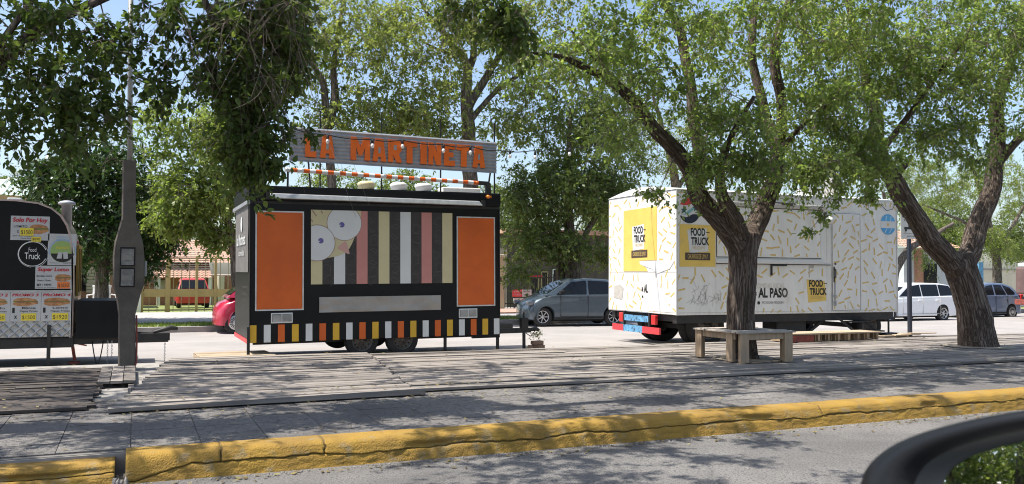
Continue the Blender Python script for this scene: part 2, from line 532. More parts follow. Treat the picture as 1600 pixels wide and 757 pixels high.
def sidewalk():
    b = MB()
    b.box(-60, 60, 7.02, 13.75, -.3, .168)
    o = b.build('sidewalk', m_conc)
    tag(o, kind='structure')
    b = MB()
    y = 7.10; row = 0
    while y < 9.9:
        x = -8 + (row % 2)*.0
        while x < 24:
            b.t = random.random()
            w, d = .50, .40
            z = .182 + random.uniform(-.002, .002)
            j = lambda: random.uniform(-.0015, .0015)
            g = .003
            c = [(x+g, y+g), (x+w-g, y+g), (x+w-g, y+d-g), (x+g, y+d-g)]
            b.hexa([(p, q, .15) for p, q in c] + [(p, q, z+j()) for p, q in c])
            x += w
        y += .40; row += 1
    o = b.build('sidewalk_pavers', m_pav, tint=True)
    tag(o, kind='structure')
    b = MB(); b.box(-60, 60, 7.04, 9.95, .160, .172)
    tag(b.build('sidewalk_joints', m_joint), kind='structure')


sidewalk()


def kerb(name, x0, x1, H, cracks):
    face = [(6.735, -.01), (6.75, .03), (6.77, .09), (6.79, .14), (6.81, .172)]
    topp = [(6.825, .184), (6.84, .190), (6.87, .194), (6.90, .195), (6.95, .195), (7.0, .195), (7.05, .193), (7.085, .19), (7.085, .10)]
    fy = lambda z: np.interp(z, [q[1] for q in face], [q[0] for q in face])
    xs = list(np.arange(x0, x1, .022 if x1 > 5 else .03)) + [x1]
    cw = {}
    for c in cracks:
        xs = [x for x in xs if abs(x-c) > .014]
        for dx, f in ((-.008, 0), (-.0025, 1), (.0025, 1), (.008, 0)):
            xs.append(c+dx); cw[round(c+dx, 5)] = f
    xs = sorted(xs); b = MB(); dark = []; nu = len(xs)-1
    for x in xs:
        cr = .098 + .026*nz(x*.9, 3.1) + .018*nz(x*3.3, 7.7) + .010*nz(x*11, 2.2) + .005*nz(x*27, 6.2) - .10*max(0, 1-(x-x0)/.45)
        cr = max(.012, min(.160, cr))
        half = .0010 + .0050*max(0, nz(x*2.1, 9.4)+.30) + .003*max(0, nz(x*9, 4.4))
        chip = max(0, nz(x*.8+40, 5.5)-.15) + max(0, nz(x*2.3+11, 1.5)-.32)
        wob = .008*nz(x*.5, 1.2)
        lows = [-.012 + (cr-half*2.2+.012)*k/9 for k in range(10)]
        zz = lows + [cr-half, cr, cr+half] + [cr+half*2.2+(.172-cr-half*2.2)*k/9 for k in range(10)]
        rows = [(float(fy(z)), z, 1 if 10 <= i <= 12 else 0) for i, z in enumerate(zz)] + [(y, z, 0) for y, z in topp]
        jt = cw.get(round(x, 5), 0)
        for k, (y, z, g) in enumerate(rows):
            x_ = x + (.018*nz(z*30, x*.7, 3)+.01*nz(y*14, x, 8) if jt or round(x, 5) in cw else 0)
            d = .005*nz(x*3, z*9, y*9) + .004*nz(x*9, z*22, y*22) + .003*nz(x*26, z*50, y*50)
            low = 1 if k < 11 else 0
            if low: d += .006*nz(x*16, z*34, 5)
            push = g*(.022 if k == 11 else .010) + (jt*.018 if k > 11 else 0)
            ch = chip*.09*math.exp(-((z-cr-.022)/.028)**2) if k < 24 else 0
            top = k >= 23
            b.v.append((x_, y+wob+(0 if top else d+push+ch-.006*(1-low)), z*H/.195-(d*.7+.5*push if top else 0)))
            dark.append(g == 1 and k == 11 or (jt and k > 11) or ch > .12)
    nv = len(rows)-1
    for i in range(nu):
        for j in range(nv):
            q = i*(nv+1)+j; fc = [q, q+nv+1, q+nv+2, q+1]
            nd = sum(dark[k] for k in fc)
            b.m = 1 if nd >= 2 and not (j > 12 and nd < 4 and not any(round(xs[i+e], 5) in cw for e in (0, 1))) else 0
            b.face(fc, True)
    b.m = 0
    for e in (0, nu):
        idx = [e*(nv+1)+j for j in range(nv+1)]
        b.face(idx if e == 0 else idx[::-1])
    tag(b.build(name, [m_yel, m_kcrack]), kind='structure')


kerb('kerb', -.03, 24, .195, (.62, 1.38, 6.35))
kerb('kerb', -9, -.10, .148, (-1.7, -4.2))
# loose rubble and dust along the gutter
b = MB()
for i in range(900):
    x = random.uniform(-1, 14); y = 6.70 - abs(random.gauss(0, .05)) ; r = random.uniform(.003, .011)
    b.t = random.random()
    z = r*.4
    c = [(x+r*math.cos(a), y+r*math.sin(a)) for a in (random.random(), 1.6+random.random(), 3.2+random.random(), 4.8+random.random())]
    b.hexa([(p, q, 0.001) for p, q in c]+[(p*.7+x*.3, q*.7+y*.3, r*random.uniform(.6, 1.3)) for p, q in c])
for i in range(60):
    x = random.uniform(-.11, -.02); y = random.uniform(6.72, 7.05); r = random.uniform(.006, .02)
    c = [(x+r*math.cos(a), y+r*math.sin(a)) for a in (0.3, 1.8, 3.3, 4.9)]
    b.hexa([(p, q, 0.001) for p, q in c]+[(p*.7+x*.3, q*.7+y*.3, r*random.uniform(.8, 3)) for p, q in c])
tag(b.build('gutter_gravel', m_conc), 'grey gravel crumbs lying in the gutter at the foot of the yellow kerb', 'gravel', kind='stuff')


def deck(name, x0, x1, y0, y1, z, m_, label, step=.142, jag=.03, lens=(2.4, 3.4), skew=0.0):
    b = MB(); y = y0; k = 0
    while y < y1:
        w = step-random.uniform(.008, .022)
        xs = x0+random.uniform(-jag, jag) + skew*(y-y0)
        X1 = x1+random.uniform(-jag, jag) + skew*(y-y0)
        while xs < X1-.05:
            xe = min(X1, xs+random.uniform(*lens))
            if X1-xe < .5: xe = X1
            b.t = random.random()
            dz = [random.uniform(-.007, .007) for _ in range(4)]
            yy = y+random.uniform(-.003, .003)
            n = max(1, int((xe-xs)/.8))
            for q in range(n):
                a, c = xs+(xe-xs)*q/n, xs+(xe-xs)*(q+1)/n
                f = lambda X: z + .012*nz(X*.35, y*.8, 2) + .004*nz(X*1.2, y*9, 4) + dz[0]
                za, zc = f(a), f(c)
                b.hexa([(a, yy, za-.028), (c, yy, zc-.028), (c, yy+w, zc-.028+dz[1]*.4), (a, yy+w, za-.028+dz[1]*.4),
                        (a, yy, za), (c, yy, zc), (c, yy+w, zc+dz[1]*.4), (a, yy+w, za+dz[1]*.4)])
            xs = xe+.004
        y += step; k += 1
    # joists below
    b.t = .1
    x = x0+.1
    while x < x1:
        b.box(x, x+.06, y0+.06, y1-.06, .17, z-.04); x += .8
    return tag(b.build(name, m_, tint=True), label, 'deck')


deck('wooden_deck', -.14, 2.78, 9.02, 13.55, .25, m_deck, 'grey weathered board deck in front of the black and orange food trailer', skew=.14)
deck('wooden_deck', 2.86, 24, 9.22, 13.60, .222, m_deck, 'long grey board deck running from the trailer wheels past both tree trunks', skew=.14)
deck('wooden_deck', -7, -.36, 9.15, 12.75, .215, m_ddeck, 'dark board deck, deep shade put into its colour, in front of the black trailer with promo posters', jag=.06)
# loose board lying along the front edge, and end boards by the pole
b = MB(); b.t = .6
b.hexa([(-.2, 8.84, .20), (2.9, 8.98, .20), (2.9, 9.12, .20), (-.2, 8.98, .20), (-.2, 8.84, .235), (2.9, 8.98, .262), (2.9, 9.12, .262), (-.2, 8.98, .235)])
tag(b.build('loose_board', m_deck, tint=True), 'long grey loose board lying along the front edge of the deck', 'board')
b = MB()
for i in range(3):
    b.t = random.random(); x = -.36+i*.135
    b.hexa([(x, 10.9, .222), (x+.125, 10.9, .222), (x+.125, 12.6, .222), (x, 12.6, .222), (x, 10.9, .25+.004*i), (x+.125, 10.9, .25), (x+.125, 12.6, .252), (x, 12.6, .252)])
tag(b.build('crossing_boards', m_deck, tint=True), 'three short boards laid crosswise where the dark deck meets the grey deck', 'boards')

n = 1500
lx = RNG.uniform(-2, 15, n); ly = np.where(RNG.random(n) < .45, RNG.normal(9.0, .25, n), RNG.uniform(7.1, 13.4, n)); lz = np.where(ly < 9.05, .192, np.where(lx < -.2, .235, .272))
k2 = RNG.random(n) < .22; ly[k2] = 6.66-np.abs(RNG.normal(0, .12, k2.sum())); lz[k2] = .006
LV = []
for i in range(n):
    a = RNG.uniform(0, 6.28); l, w = RNG.uniform(.018, .034), RNG.uniform(.009, .016); c, s_ = math.cos(a), math.sin(a); dz = RNG.uniform(0, .012, 4)
    LV.append([(lx[i]+c*p-s_*q, ly[i]+s_*p+c*q, lz[i]+dz[j_]) for j_, (p, q) in enumerate(((-l, 0), (0, -w), (l, 0), (0, w)))])
LITTER = (np.array(LV), RNG.random(n))

# ---- far verge, kerb and sidewalk (the far side runs at a slight angle)
KY = lambda x: 24.25 + .07*x


def strip(name, d0, d1, z0, z1, m_, x0=-40, x1=70, n=24, side=True):
    b = MB()
    b.grid(lambda u, v: (x0+(x1-x0)*u, KY(x0+(x1-x0)*u)+d0+(d1-d0)*v, z0+(z1-z0)*v), n, 1, False)
    if side: b.grid(lambda u, v: (x0+(x1-x0)*u, KY(x0+(x1-x0)*u)+d0, -.4+(z0+.4)*v), n, 1, False)
    return tag(b.build(name, m_), kind='structure')


strip('far_kerb', 0, .18, .055, .06, m_conc)
strip('grass_verge', .18, 1.9, .045, .06, m_grass)
strip('far_sidewalk', 1.9, 7.5, .075, .12, m_side2)
sheet('tiled_paving', 8.5, 19, 28.4, 31.2, .13, .14, m_redtile)
# blades on the verge
n = 26000
gx = RNG.uniform(-8, 34, n); gy = 24.25+.07*gx+.18+RNG.uniform(0, 1.7, n)
keep = np.sin(gx*1.7)*np.sin(gy*2.3+gx) > -.75
gx, gy = gx[keep], gy[keep]; n = len(gx)
gh = RNG.uniform(.03, .10, n); ga = RNG.uniform(0, 6.28, n)
V = np.zeros((n, 3, 3)); w = .012
V[:, 0] = np.stack([gx-w*np.cos(ga), gy-w*np.sin(ga), np.full(n, .04)], 1)
V[:, 1] = np.stack([gx+w*np.cos(ga), gy+w*np.sin(ga), np.full(n, .04)], 1)
V[:, 2] = np.stack([gx+RNG.normal(0, .03, n), gy+RNG.normal(0, .03, n), .05+gh], 1)


def np_mesh(name, V, k, mats, tint=None, parent=None):
    """V: (n, k, 3) separate k-sided faces"""
    n = len(V); me = bpy.data.meshes.new(name)
    me.vertices.add(n*k); me.vertices.foreach_set('co', V.astype(np.float32).ravel())
    me.loops.add(n*k); me.loops.foreach_set('vertex_index', np.arange(n*k, dtype=np.int32))
    me.polygons.add(n)
    me.polygons.foreach_set('loop_start', np.arange(0, n*k, k, dtype=np.int32))
    try: me.polygons.foreach_set('loop_total', np.full(n, k, dtype=np.int32))
    except Exception: pass
    for q in (mats if isinstance(mats, (list, tuple)) else [mats]): me.materials.append(q)
    if tint is not None:
        a = me.attributes.new('tint', 'FLOAT', 'FACE'); a.data.foreach_set('value', np.asarray(tint, dtype=np.float32))
    me.update(calc_edges=True)
    return link(name, me, parent)


m_blade = leafmat('grass_blade', (.07, .12, .02), (.14, .20, .04), (.28, .28, .10))
tag(np_mesh('grass', V, 3, m_blade, RNG.random(n)), 'short green grass on the verge beyond the street', 'grass', kind='stuff')


tag(np_mesh('leaf_litter', LITTER[0], 4, leafmat('dry_leaf', (.10, .07, .035), (.20, .15, .06), (.32, .27, .10), .2), LITTER[1]), 'dry fallen leaves scattered over the deck, sidewalk and gutter', 'leaf litter', kind='stuff')


# ------------------------------------------------------------------ trees
def limb_points(spec):
    """spec: (x, y, Y, r) photo points -> world points, smoothly resampled"""
    P = [np.array(at(x, y, Y)) if True else 0 for x, y, Y, r in spec]; Rr = [s[3] for s in spec]
    out, rr = [], []
    n = len(P)
    for i in range(n-1):
        p0, p1, p2, p3 = P[max(i-1, 0)], P[i], P[i+1], P[min(i+2, n-1)]
        k = max(2, int(np.linalg.norm(p2-p1)/.14))
        for q in range(k):
            t = q/k
            c = .5*((2*p1)+(-p0+p2)*t+(2*p0-5*p1+4*p2-p3)*t*t+(-p0+3*p1-3*p2+p3)*t**3)
            out.append(c); rr.append(Rr[i]*(1-t)+Rr[i+1]*t)
    out.append(P[-1]); rr.append(Rr[-1])
    return np.array(out), np.array(rr)


class Tree:
    def __init__(s, seed):
        s.rng = np.random.default_rng(seed)
        s.limbs = []; s.nodes = np.zeros((0, 3)); s.rad = np.zeros(0)
        s.br = []; s.twig = []; s.lp = []; s.ld = []

    def limb(s, spec, world=False):
        if world: spec = [spec[0], spec[1]]
        P, r = limb_points(spec)
        w = np.array([[noise.noise(Vector(p*1.7+q*9)) for q in range(3)] for p in P])*np.minimum(r[:, None]*.5, .05)
        P = P+w
        s.limbs.append((P, r)); s.nodes = np.vstack([s.nodes, P]); s.rad = np.concatenate([s.rad, r])
        return P

    def wlimb(s, pts):
        """pts: (x, y, z, r) world points"""
        P = np.array([p[:3] for p in pts], float); r = np.array([p[3] for p in pts], float)
        k = 6; out = []; rr = []
        for i in range(len(P)-1):
            for q in range(k):
                t = q/k; out.append(P[i]*(1-t)+P[i+1]*t); rr.append(r[i]*(1-t)+r[i+1]*t)
        out.append(P[-1]); rr.append(r[-1]); P = np.array(out); r = np.array(rr)
        w = np.array([[noise.noise(Vector(p*.9+q*9)) for q in range(3)] for p in P])*.12*np.linspace(0, 1, len(P))[:, None]
        P = P+w
        s.limbs.append((P, r)); s.nodes = np.vstack([s.nodes, P]); s.rad = np.concatenate([s.rad, r])

    def grow(s, blobs, twigs=6, tl=.45, per=14, rmin=.0045, droop=.12, rmax=.05):
        """blobs: (centre(3), radii(3), clumps)"""
        rng = s.rng; C = []
        for c, rad, n in blobs:
            d = rng.normal(size=(n, 3)); d /= np.linalg.norm(d, axis=1)[:, None]
            C.append(np.array(c)+d*np.array(rad)*(rng.random(n)**.42)[:, None])
        C = np.vstack(C)
        dist = np.array([np.min(np.linalg.norm(s.nodes-c, axis=1)) for c in C])
        for i in np.argsort(dist):
            c = C[i]
            dd = np.linalg.norm(s.nodes-c, axis=1) - 1.5*np.minimum(s.rad, .1)
            j = int(np.argmin(dd)); p = s.nodes[j]; L = np.linalg.norm(c-p)
            if L > .02:
                k = max(3, int(L/.16)); t = np.linspace(0, 1, k+1)[:, None]
                mid = (p+c)/2 + rng.normal(size=3)*.12*L + np.array([0, 0, .10*L])
                B = (1-t)**2*p + 2*t*(1-t)*mid + t**2*c
                r0 = min(.62*s.rad[j], rmax, .006+.012*L); r0 = max(r0, rmin)
                rr = r0+(rmin-r0)*t[:, 0]
                s.br.append((B, rr)); s.nodes = np.vstack([s.nodes, B[1:]]); s.rad = np.concatenate([s.rad, rr[1:]])
                base = (c-p)/L
            else: base = rng.normal(size=3)
            for q in range(twigs):
                d = rng.normal(size=3)+base*.6; d /= np.linalg.norm(d)
                l = tl*rng.uniform(.5, 1.25); k = 4; t = np.linspace(0, 1, k+1)[:, None]
                T = c + d*l*t + np.array([0, 0, -1])*droop*l*4*t*t*rng.uniform(.3, 1.2)
                s.twig.append(T)
                m = max(2, int(per*rng.uniform(.5, 1.4)))
                u = rng.uniform(.1, 1.05, m); idx = np.minimum((u*k).astype(int), k-1); f = (u*k-idx)[:, None]
                s.lp.append(T[idx]*(1-f)+T[idx+1]*f)
                dl = rng.normal(size=(m, 3)); dl += d*.7; dl[:, 2] -= .55
                s.ld.append(dl)

    def bare(s, c, rad, n, L=(.6, 1.6), down=.6):
        rng = s.rng
        for i in range(n):
            p = np.array(c)+rng.normal(size=3)*np.array(rad); d = rng.normal(size=3)*np.array((1, 1, .5)); d /= np.linalg.norm(d)
            p = s.nodes[int(np.argmin(((s.nodes-p)**2).sum(1)))]
            l = rng.uniform(*L); t = np.linspace(0, 1, 8)[:, None]
            cv = rng.normal(size=3)*.45; ph = rng.uniform(0, 6.3, 3); wv = np.sin(t*rng.uniform(3, 7)+ph)*.05*l*t
            s.twig.append(p + d*l*t*.6 + cv*l*t*t*.7 + wv + np.array([0, 0, -1])*down*l*t**1.6)

    def leaves(s, L=.06, W=.030, sides=4, js=.02):
        rng = s.rng
        P = np.vstack(s.lp); D = np.vstack(s.ld); n = len(P)
        P = P+rng.normal(size=P.shape)*js
        D /= np.linalg.norm(D, axis=1)[:, None]+1e-9
        N = rng.normal(size=(n, 3)); N[:, 2] = np.abs(N[:, 2])+.5
        S = np.cross(D, N); S /= np.linalg.norm(S, axis=1)[:, None]+1e-9
        N = np.cross(S, D)
        l = rng.uniform(.5, 1.4, n)[:, None]; w = W*l*rng.uniform(.8, 1.15, n)[:, None]; l = L*l
        if sides == 4:
            V = np.stack([P, P+D*l*.45+S*w*.5, P+D*l-N*l*.08, P+D*l*.45-S*w*.5], 1)
        else:
            V = np.stack([P, P+D*l*.28+S*w*.42, P+D*l*.6+S*w*.42, P+D*l-N*l*.12, P+D*l*.6-S*w*.42, P+D*l*.28-S*w*.42], 1)
        # tint: clump-scale variation plus leaf variation
        t = .45+.16*np.sin(P[:, 0]*2.1+P[:, 2]*1.3)*np.sin(P[:, 1]*1.9-P[:, 2]*2.2)+rng.normal(0, .18, n)
        return V, np.clip(t, 0, 1)

    def build(s, name, label, lm, bm, L, W, sides=4, group=None, twig_r=.0035, remesh=0, root=None, cat='tree', twig_every=1, knots=()):
        base = Vector(s.limbs[0][0][0]) if root is None else Vector(root)
        T = thing(name, label, cat, base, group=group)
        off = -np.array(base)
        b = MB()
        for P, r in s.limbs:
            b.tube(P+off, r, 14 if remesh else 8)
        for k, r in knots:
            b.lathe([(0, -r), (r*.7, -r*.7), (r, 0), (r*.7, r*.7), (0, r)], Vector(k)+Vector(off), (0, 0, 1), 10)
        tr = b.build('trunk', bm, T)
        if not remesh:
            co = np.array(b.v)*np.array((1, 1, .16)); q = tr.data.attributes.new('bark', 'FLOAT_VECTOR', 'POINT'); q.data.foreach_set('vector', co.astype(np.float32).ravel())
        if remesh:
            md = tr.modifiers.new('r', 'REMESH'); md.mode = 'VOXEL'; md.voxel_size = remesh; md.use_smooth_shade = True
            md2 = tr.modifiers.new('s', 'SMOOTH'); md2.factor = .5; md2.iterations = 4
            dg = bpy.context.evaluated_depsgraph_get(); dg.update()
            me = bpy.data.meshes.new_from_object(tr.evaluated_get(dg))
            tr.modifiers.clear(); old = tr.data; tr.data = me; bpy.data.meshes.remove(old)
            me.name = 'trunk'
            k = len(me.vertices); co = np.zeros(k*3); me.vertices.foreach_get('co', co); co = co.reshape(-1, 3)
            no = np.zeros(k*3); me.vertices.foreach_get('normal', no); no = no.reshape(-1, 3)
            # furrowed bark: ridges that follow the limb
            h = np.zeros(k); bk = np.zeros((k, 3))
            nodes = np.vstack([P for P, r in s.limbs])+off
            dirs = np.vstack([np.gradient(P, axis=0) for P, r in s.limbs]); dirs /= np.linalg.norm(dirs, axis=1)[:, None]
            rads = np.concatenate([r for P, r in s.limbs])
            for i in range(k):
                v = co[i]; j = int(np.argmin(((nodes-v)**2).sum(1)-rads**2))
                d = dirs[j]; q = v-nodes[j]; al = v@d
                side = q-d*(q@d); nn = side/(np.linalg.norm(side)+1e-6)*(.16+rads[j])
                a = Vector((nn[0]*11, nn[1]*11, nn[2]*11+al*1.6))
                bk[i] = nn + d*al*.16 + 7.3*(j//400)
                h[i] = (1-abs(noise.noise(a))*2.2)*.013 + .012*noise.noise(Vector(v*5)) - .006
                if rads[j] < .09: h[i] *= .45
            co = co+no*h[:, None]
            me.vertices.foreach_set('co', co.astype(np.float32).ravel())
            q = me.attributes.new('bark', 'FLOAT_VECTOR', 'POINT'); q.data.foreach_set('vector', bk.astype(np.float32).ravel())
            me.polygons.foreach_set('use_smooth', np.ones(len(me.polygons), dtype=bool)); me.update()
        if s.br or s.twig:
            b = MB()
            for P, r in s.br: b.tube(P+off, r, 5, caps=False)
            for i, P in enumerate(s.twig):
                if i % twig_every == 0: b.tube(P+off, [twig_r*(1-.6*q/(len(P)-1)) for q in range(len(P))], 3, caps=False)
            b.build('branches', m_twig, T)
        if s.lp:
            V, t = s.leaves(L, W, sides)
            np_mesh('crown', V+off, sides, lm, t, T)
        return T


def B(x, y, Y, rx, ry, rz, n):
    return (tuple(at(x, y, Y)), (rx, ry, rz), n)


lm_elm = leafmat('elm_leaf', (.12, .175, .055), (.215, .285, .095), (.38, .42, .17), .6)
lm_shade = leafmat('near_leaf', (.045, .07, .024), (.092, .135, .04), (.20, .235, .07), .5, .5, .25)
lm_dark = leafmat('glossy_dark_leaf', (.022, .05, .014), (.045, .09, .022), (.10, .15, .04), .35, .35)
lm_lime = leafmat('lime_leaf', (.12, .17, .045), (.22, .28, .08), (.36, .38, .14), .55)
lm_olive = leafmat('olive_leaf', (.11, .15, .048), (.20, .24, .078), (.33, .34, .13), .56)
lm_mid = leafmat('mid_leaf', (.08, .12, .038), (.15, .20, .065), (.28, .30, .11), .54)

# --- the elm inside the bench
Y1 = 10.75
t = Tree(1)
base = at(1160, 562, Y1)
t.limb([(1160, 572, Y1, .27), (1159, 545, Y1, .225), (1159, 500, Y1, .21), (1159, 440, Y1, .205), (1160, 395, Y1, .22), (1162, 365, Y1, .235)])
t.limb([(1160, 400, Y1, .17), (1140, 365, Y1-.05, .18), (1114, 335, Y1-.1, .155), (1093, 300, Y1-.2, .14), (1080, 268, Y1-.3, .13), (1060, 238, Y1-.4, .115),
        (1022, 198, Y1-.55, .095), (990, 158, Y1-.7, .08), (950, 123, Y1-.8, .065), (927, 112, Y1-.85, .055), (880, 91, Y1-1, .04), (812, 81, Y1-1.2, .02)])
t.limb([(1093, 300, Y1-.2, .11), (1092, 250, Y1+.1, .10), (1083, 174, Y1+.3, .09), (1073, 103, Y1+.4, .08), (1060, 40, Y1+.5, .075), (1036, 0, Y1+.5, .06), (1000, -70, Y1+.6, .04)])
t.limb([(1163, 400, Y1, .17), (1176, 362, Y1+.05, .165), (1196, 320, Y1+.15, .15), (1210, 280, Y1+.2, .135), (1215, 235, Y1+.3, .12), (1198, 190, Y1+.4, .09), (1182, 120, Y1+.5, .075), (1176, 60, Y1+.5, .065), (1190, -60, Y1+.6, .04)])
t.limb([(1215, 235, Y1+.3, .09), (1222, 180, Y1+.1, .085), (1212, 100, Y1, .08), (1222, 30, Y1, .075), (1242, -20, Y1, .06), (1270, -120, Y1, .04)])
t.limb([(1160, 385, Y1, .12), (1150, 350, Y1-.25, .12), (1132, 310, Y1-.5, .09), (1126, 260, Y1-.8, .06), (1150, 200, Y1-1.2, .04), (1180, 150, Y1-1.5, .03)])
t.limb([(990, 158, Y1-.7, .04), (912, 70, Y1-.6, .03), (890, 45, Y1-.6, .015)])
t.limb([(1215, 240, Y1+.3, .05), (1250, 200, Y1-.3, .04), (1300, 160, Y1-.8, .03), (1340, 140, Y1-1, .015)])
t.grow([B(900, 85, Y1-1, .95, .9, .40, 32), B(1000, 50, Y1-.6, 1.0, 1.1, .55, 44), B(965, 195, Y1-.6, .5, .5, .35, 11), B(1020, 130, Y1-.9, .4, .5, .4, 12),
        B(1130, 40, Y1-.4, 1.0, 1.3, .7, 51), B(1135, 180, Y1-1.1, .6, .6, .45, 29), B(1100, 255, Y1-1.0, .4, .3, .22, 13), B(1170, 250, Y1-.9, .5, .5, .30, 27),
        B(1290, 50, Y1-.3, 1.0, 1.3, .7, 66), B(1290, 180, Y1-.6, .9, .9, .55, 66), B(1275, 262, Y1-.7, .6, .7, .18, 37), B(1350, 240, Y1-.4, .5, .6, .4, 27)],
       twigs=7, tl=.42, per=13)
t.grow([B(1200, -190, Y1-1.5, 2.2, 2.0, .7, 30), B(950, -150, Y1-2, 1.8, 1.8, .6, 26), B(1380, -180, Y1-1.5, 1.6, 1.8, .6, 16),
        ((4.2, 8.9, 6.2), (2.2, 1.1, .4), 38), ((6.9, 8.7, 6.2), (2.2, 1.1, .4), 38), ((4.6, 11.0, 6.4), (1.9, 1.5, .4), 34), ((9.6, 8.6, 6.2), (2.0, 1.1, .4), 34)],  # clumps above the view, added to dapple deck and sidewalk with shade
       twigs=11, tl=.34, per=17)
t.grow([B(1010, 302, Y1-.4, .16, .2, .05, 6), B(1034, 304, Y1-.4, .12, .2, .07, 5), B(1283, 335, Y1-.4, .12, .15, .12, 6), B(1262, 360, Y1-.5, .06, .1, .06, 3), B(1312, 300, Y1-.4, .08, .1, .16, 8), B(1358, 305, Y1-.3, .14, .1, .18, 14)],
       twigs=4, tl=.13, per=6)
t.bare(at(1120, 120, Y1-.8), (.9, .6, .5), 60, (.4, 1.1), .4)
t.bare(at(1290, 110, Y1-.6), (.8, .6, .3), 45, (.5, 1.3), .25)
t.build('elm_tree', 'rough barked elm growing through the square wooden bench', lm_elm, m_bark, .068, .037, 6, remesh=.022, root=at(1160, 566, Y1))

# --- the leaning elm at the right
Y2 = 11.2
t = Tree(2)
t.limb([(1530, 548, Y2, .36), (1527, 525, Y2, .315), (1521, 490, Y2, .29), (1511, 450, Y2, .275), (1500, 412, Y2, .275), (1497, 398, Y2, .25)])
t.limb([(1502, 425, Y2, .21), (1480, 405, Y2-.05, .20), (1452, 372, Y2-.1, .185), (1428, 335, Y2-.15, .172), (1406, 300, Y2-.2, .165), (1392, 275, Y2-.2, .15), (1376, 240, Y2-.1, .12), (1368, 180, Y2, .10), (1350, 110, Y2+.1, .08), (1330, 30, Y2+.1, .06), (1310, -80, Y2+.2, .04)])
t.limb([(1392, 275, Y2-.2, .09), (1412, 262, Y2-.4, .06), (1424, 250, Y2-.5, .02)])
t.limb([(1500, 430, Y2, .20), (1514, 395, Y2+.05, .195), (1529, 350, Y2+.1, .18), (1546, 310, Y2+.15, .165), (1553, 270, Y2+.2, .155), (1558, 220, Y2+.2, .135), (1559, 160, Y2+.2, .125), (1570, 125, Y2+.2, .10), (1590, 50, Y2+.2, .08), (1610, -60, Y2+.3, .05)])
t.limb([(1555, 260, Y2+.2, .09), (1575, 235, Y2+.1, .085), (1600, 212, Y2, .08), (1650, 180, Y2, .06), (1720, 120, Y2, .03)])
t.limb([(1376, 240, Y2-.1, .06), (1420, 180, Y2-.6, .05), (1470, 110, Y2-.9, .04), (1510, 60, Y2-1.1, .02)])
t.grow([B(1400, 110, Y2-.6, 1.1, 1.0, .75, 73), B(1500, 100, Y2-.8, 1.1, 1.0, .8, 76), B(1470, 200, Y2-.6, .75, .7, .4, 39), B(1600, 70, Y2-.7, 1.0, 1.0, .8, 59),
        B(1520, 10, Y2-.4, 1.4, 1.2, .6, 49), B(1350, 30, Y2, 1.0, 1.2, .6, 41), B(1620, 190, Y2-.6, .5, .7, .45, 20), B(1515, 240, Y2-.6, .3, .5, .2, 10),
        B(1375, 250, Y2-.6, .35, .4, .2, 15), B(1700, 60, Y2, 1.4, 1.6, 1.2, 44)],
       twigs=7, tl=.44, per=13)
t.grow([B(1500, -190, Y2-1.5, 2.2, 2.0, .6, 30), B(1340, -220, Y2-1.5, 1.4, 1.8, .6, 16), B(1640, -250, Y2-1, 1.8, 1.8, .6, 16), ((12.6, 8.6, 6.2), (2.2, 1.2, .4), 30)],  # last clump group added out of view to shade the ground
       twigs=11, tl=.34, per=17)
t.bare(at(1480, 130, Y2-1), (.9, .5, .4), 50, (.4, 1.2), .3)
t.build('elm_tree', 'thick dark elm with a leaning forked trunk in front of the white car', lm_elm, m_bark, .070, .038, 6, remesh=.026, root=at(1528, 544, Y2))

# --- the near tree whose branches hang into the picture from the left
t = Tree(3)
t.wlimb([(-5.2, 9.0, .15, .30), (-5.1, 9.0, 1.6, .26), (-4.9, 8.9, 2.6, .24), (-4.2, 8.7, 3.4, .2), (-3.0, 8.5, 4.3, .16), (-1.2, 8.3, 5.2, .13), (.8, 8.2, 5.6, .1), (2.8, 8.2, 5.6, .07), (4.4, 8.2, 5.3, .03)])
t.limb([(-260, 190, 8.7, .12), (-120, 160, 8.5, .09), (-30, 130, 8.3, .065), (30, 70, 8.2, .052), (70, 38, 8.1, .045), (130, 12, 8.1, .04), (180, -8, 8.1, .03), (240, -30, 8.1, .02)])
t.limb([(-30, 130, 8.3, .04), (0, 70, 8.1, .03), (50, 0, 8.0, .02), (80, -30, 8.0, .015)])
t.wlimb([(-1.2, 8.3, 5.2, .07), (.1, 8.3, 4.9, .06), (.5, 8.4, 4.3, .04), (.65, 8.4, 3.6, .02)])
t.grow([B(40, 40, 8.0, .65, .6, .35, 17), B(30, 140, 8.0, .55, .5, .30, 17), B(130, 60, 8.0, .55, .6, .3, 11), B(120, 140, 7.9, .55, .5, .22, 13), B(195, 80, 8.0, .4, .5, .3, 8), B(235, 30, 8.0, .4, .5, .2, 9),
        B(165, 180, 7.9, .35, .4, .12, 10), B(262, 130, 8.0, .2, .4, .2, 7), B(20, 205, 8.0, .2, .3, .1, 5), B(90, 215, 7.9, .2, .3, .1, 4),
        B(345, 60, 8.4, .34, .5, .5, 24), B(400, 40, 8.4, .48, .6, .45, 44), B(455, 40, 8.5, .32, .5, .35, 26), B(395, 140, 8.4, .34, .5, .3, 34), B(375, 205, 8.4, .26, .4, .2, 24), B(392, 230, 8.4, .18, .35, .16, 18), B(385, 268, 8.4, .12, .2, .08, 9), B(455, 100, 8.5, .16, .3, .2, 12),
        B(330, 130, 8.4, .12, .3, .22, 8), B(790, 20, 8.0, .25, .3, .12, 16), B(800, 55, 8.0, .16, .25, .08, 8), B(720, 10, 8.0, .18, .3, .08, 5),
        B(-300, 0, 8.5, 2.0, 2.0, 1.0, 60)],
       twigs=6, tl=.24, per=11, rmin=.0035, rmax=.03)
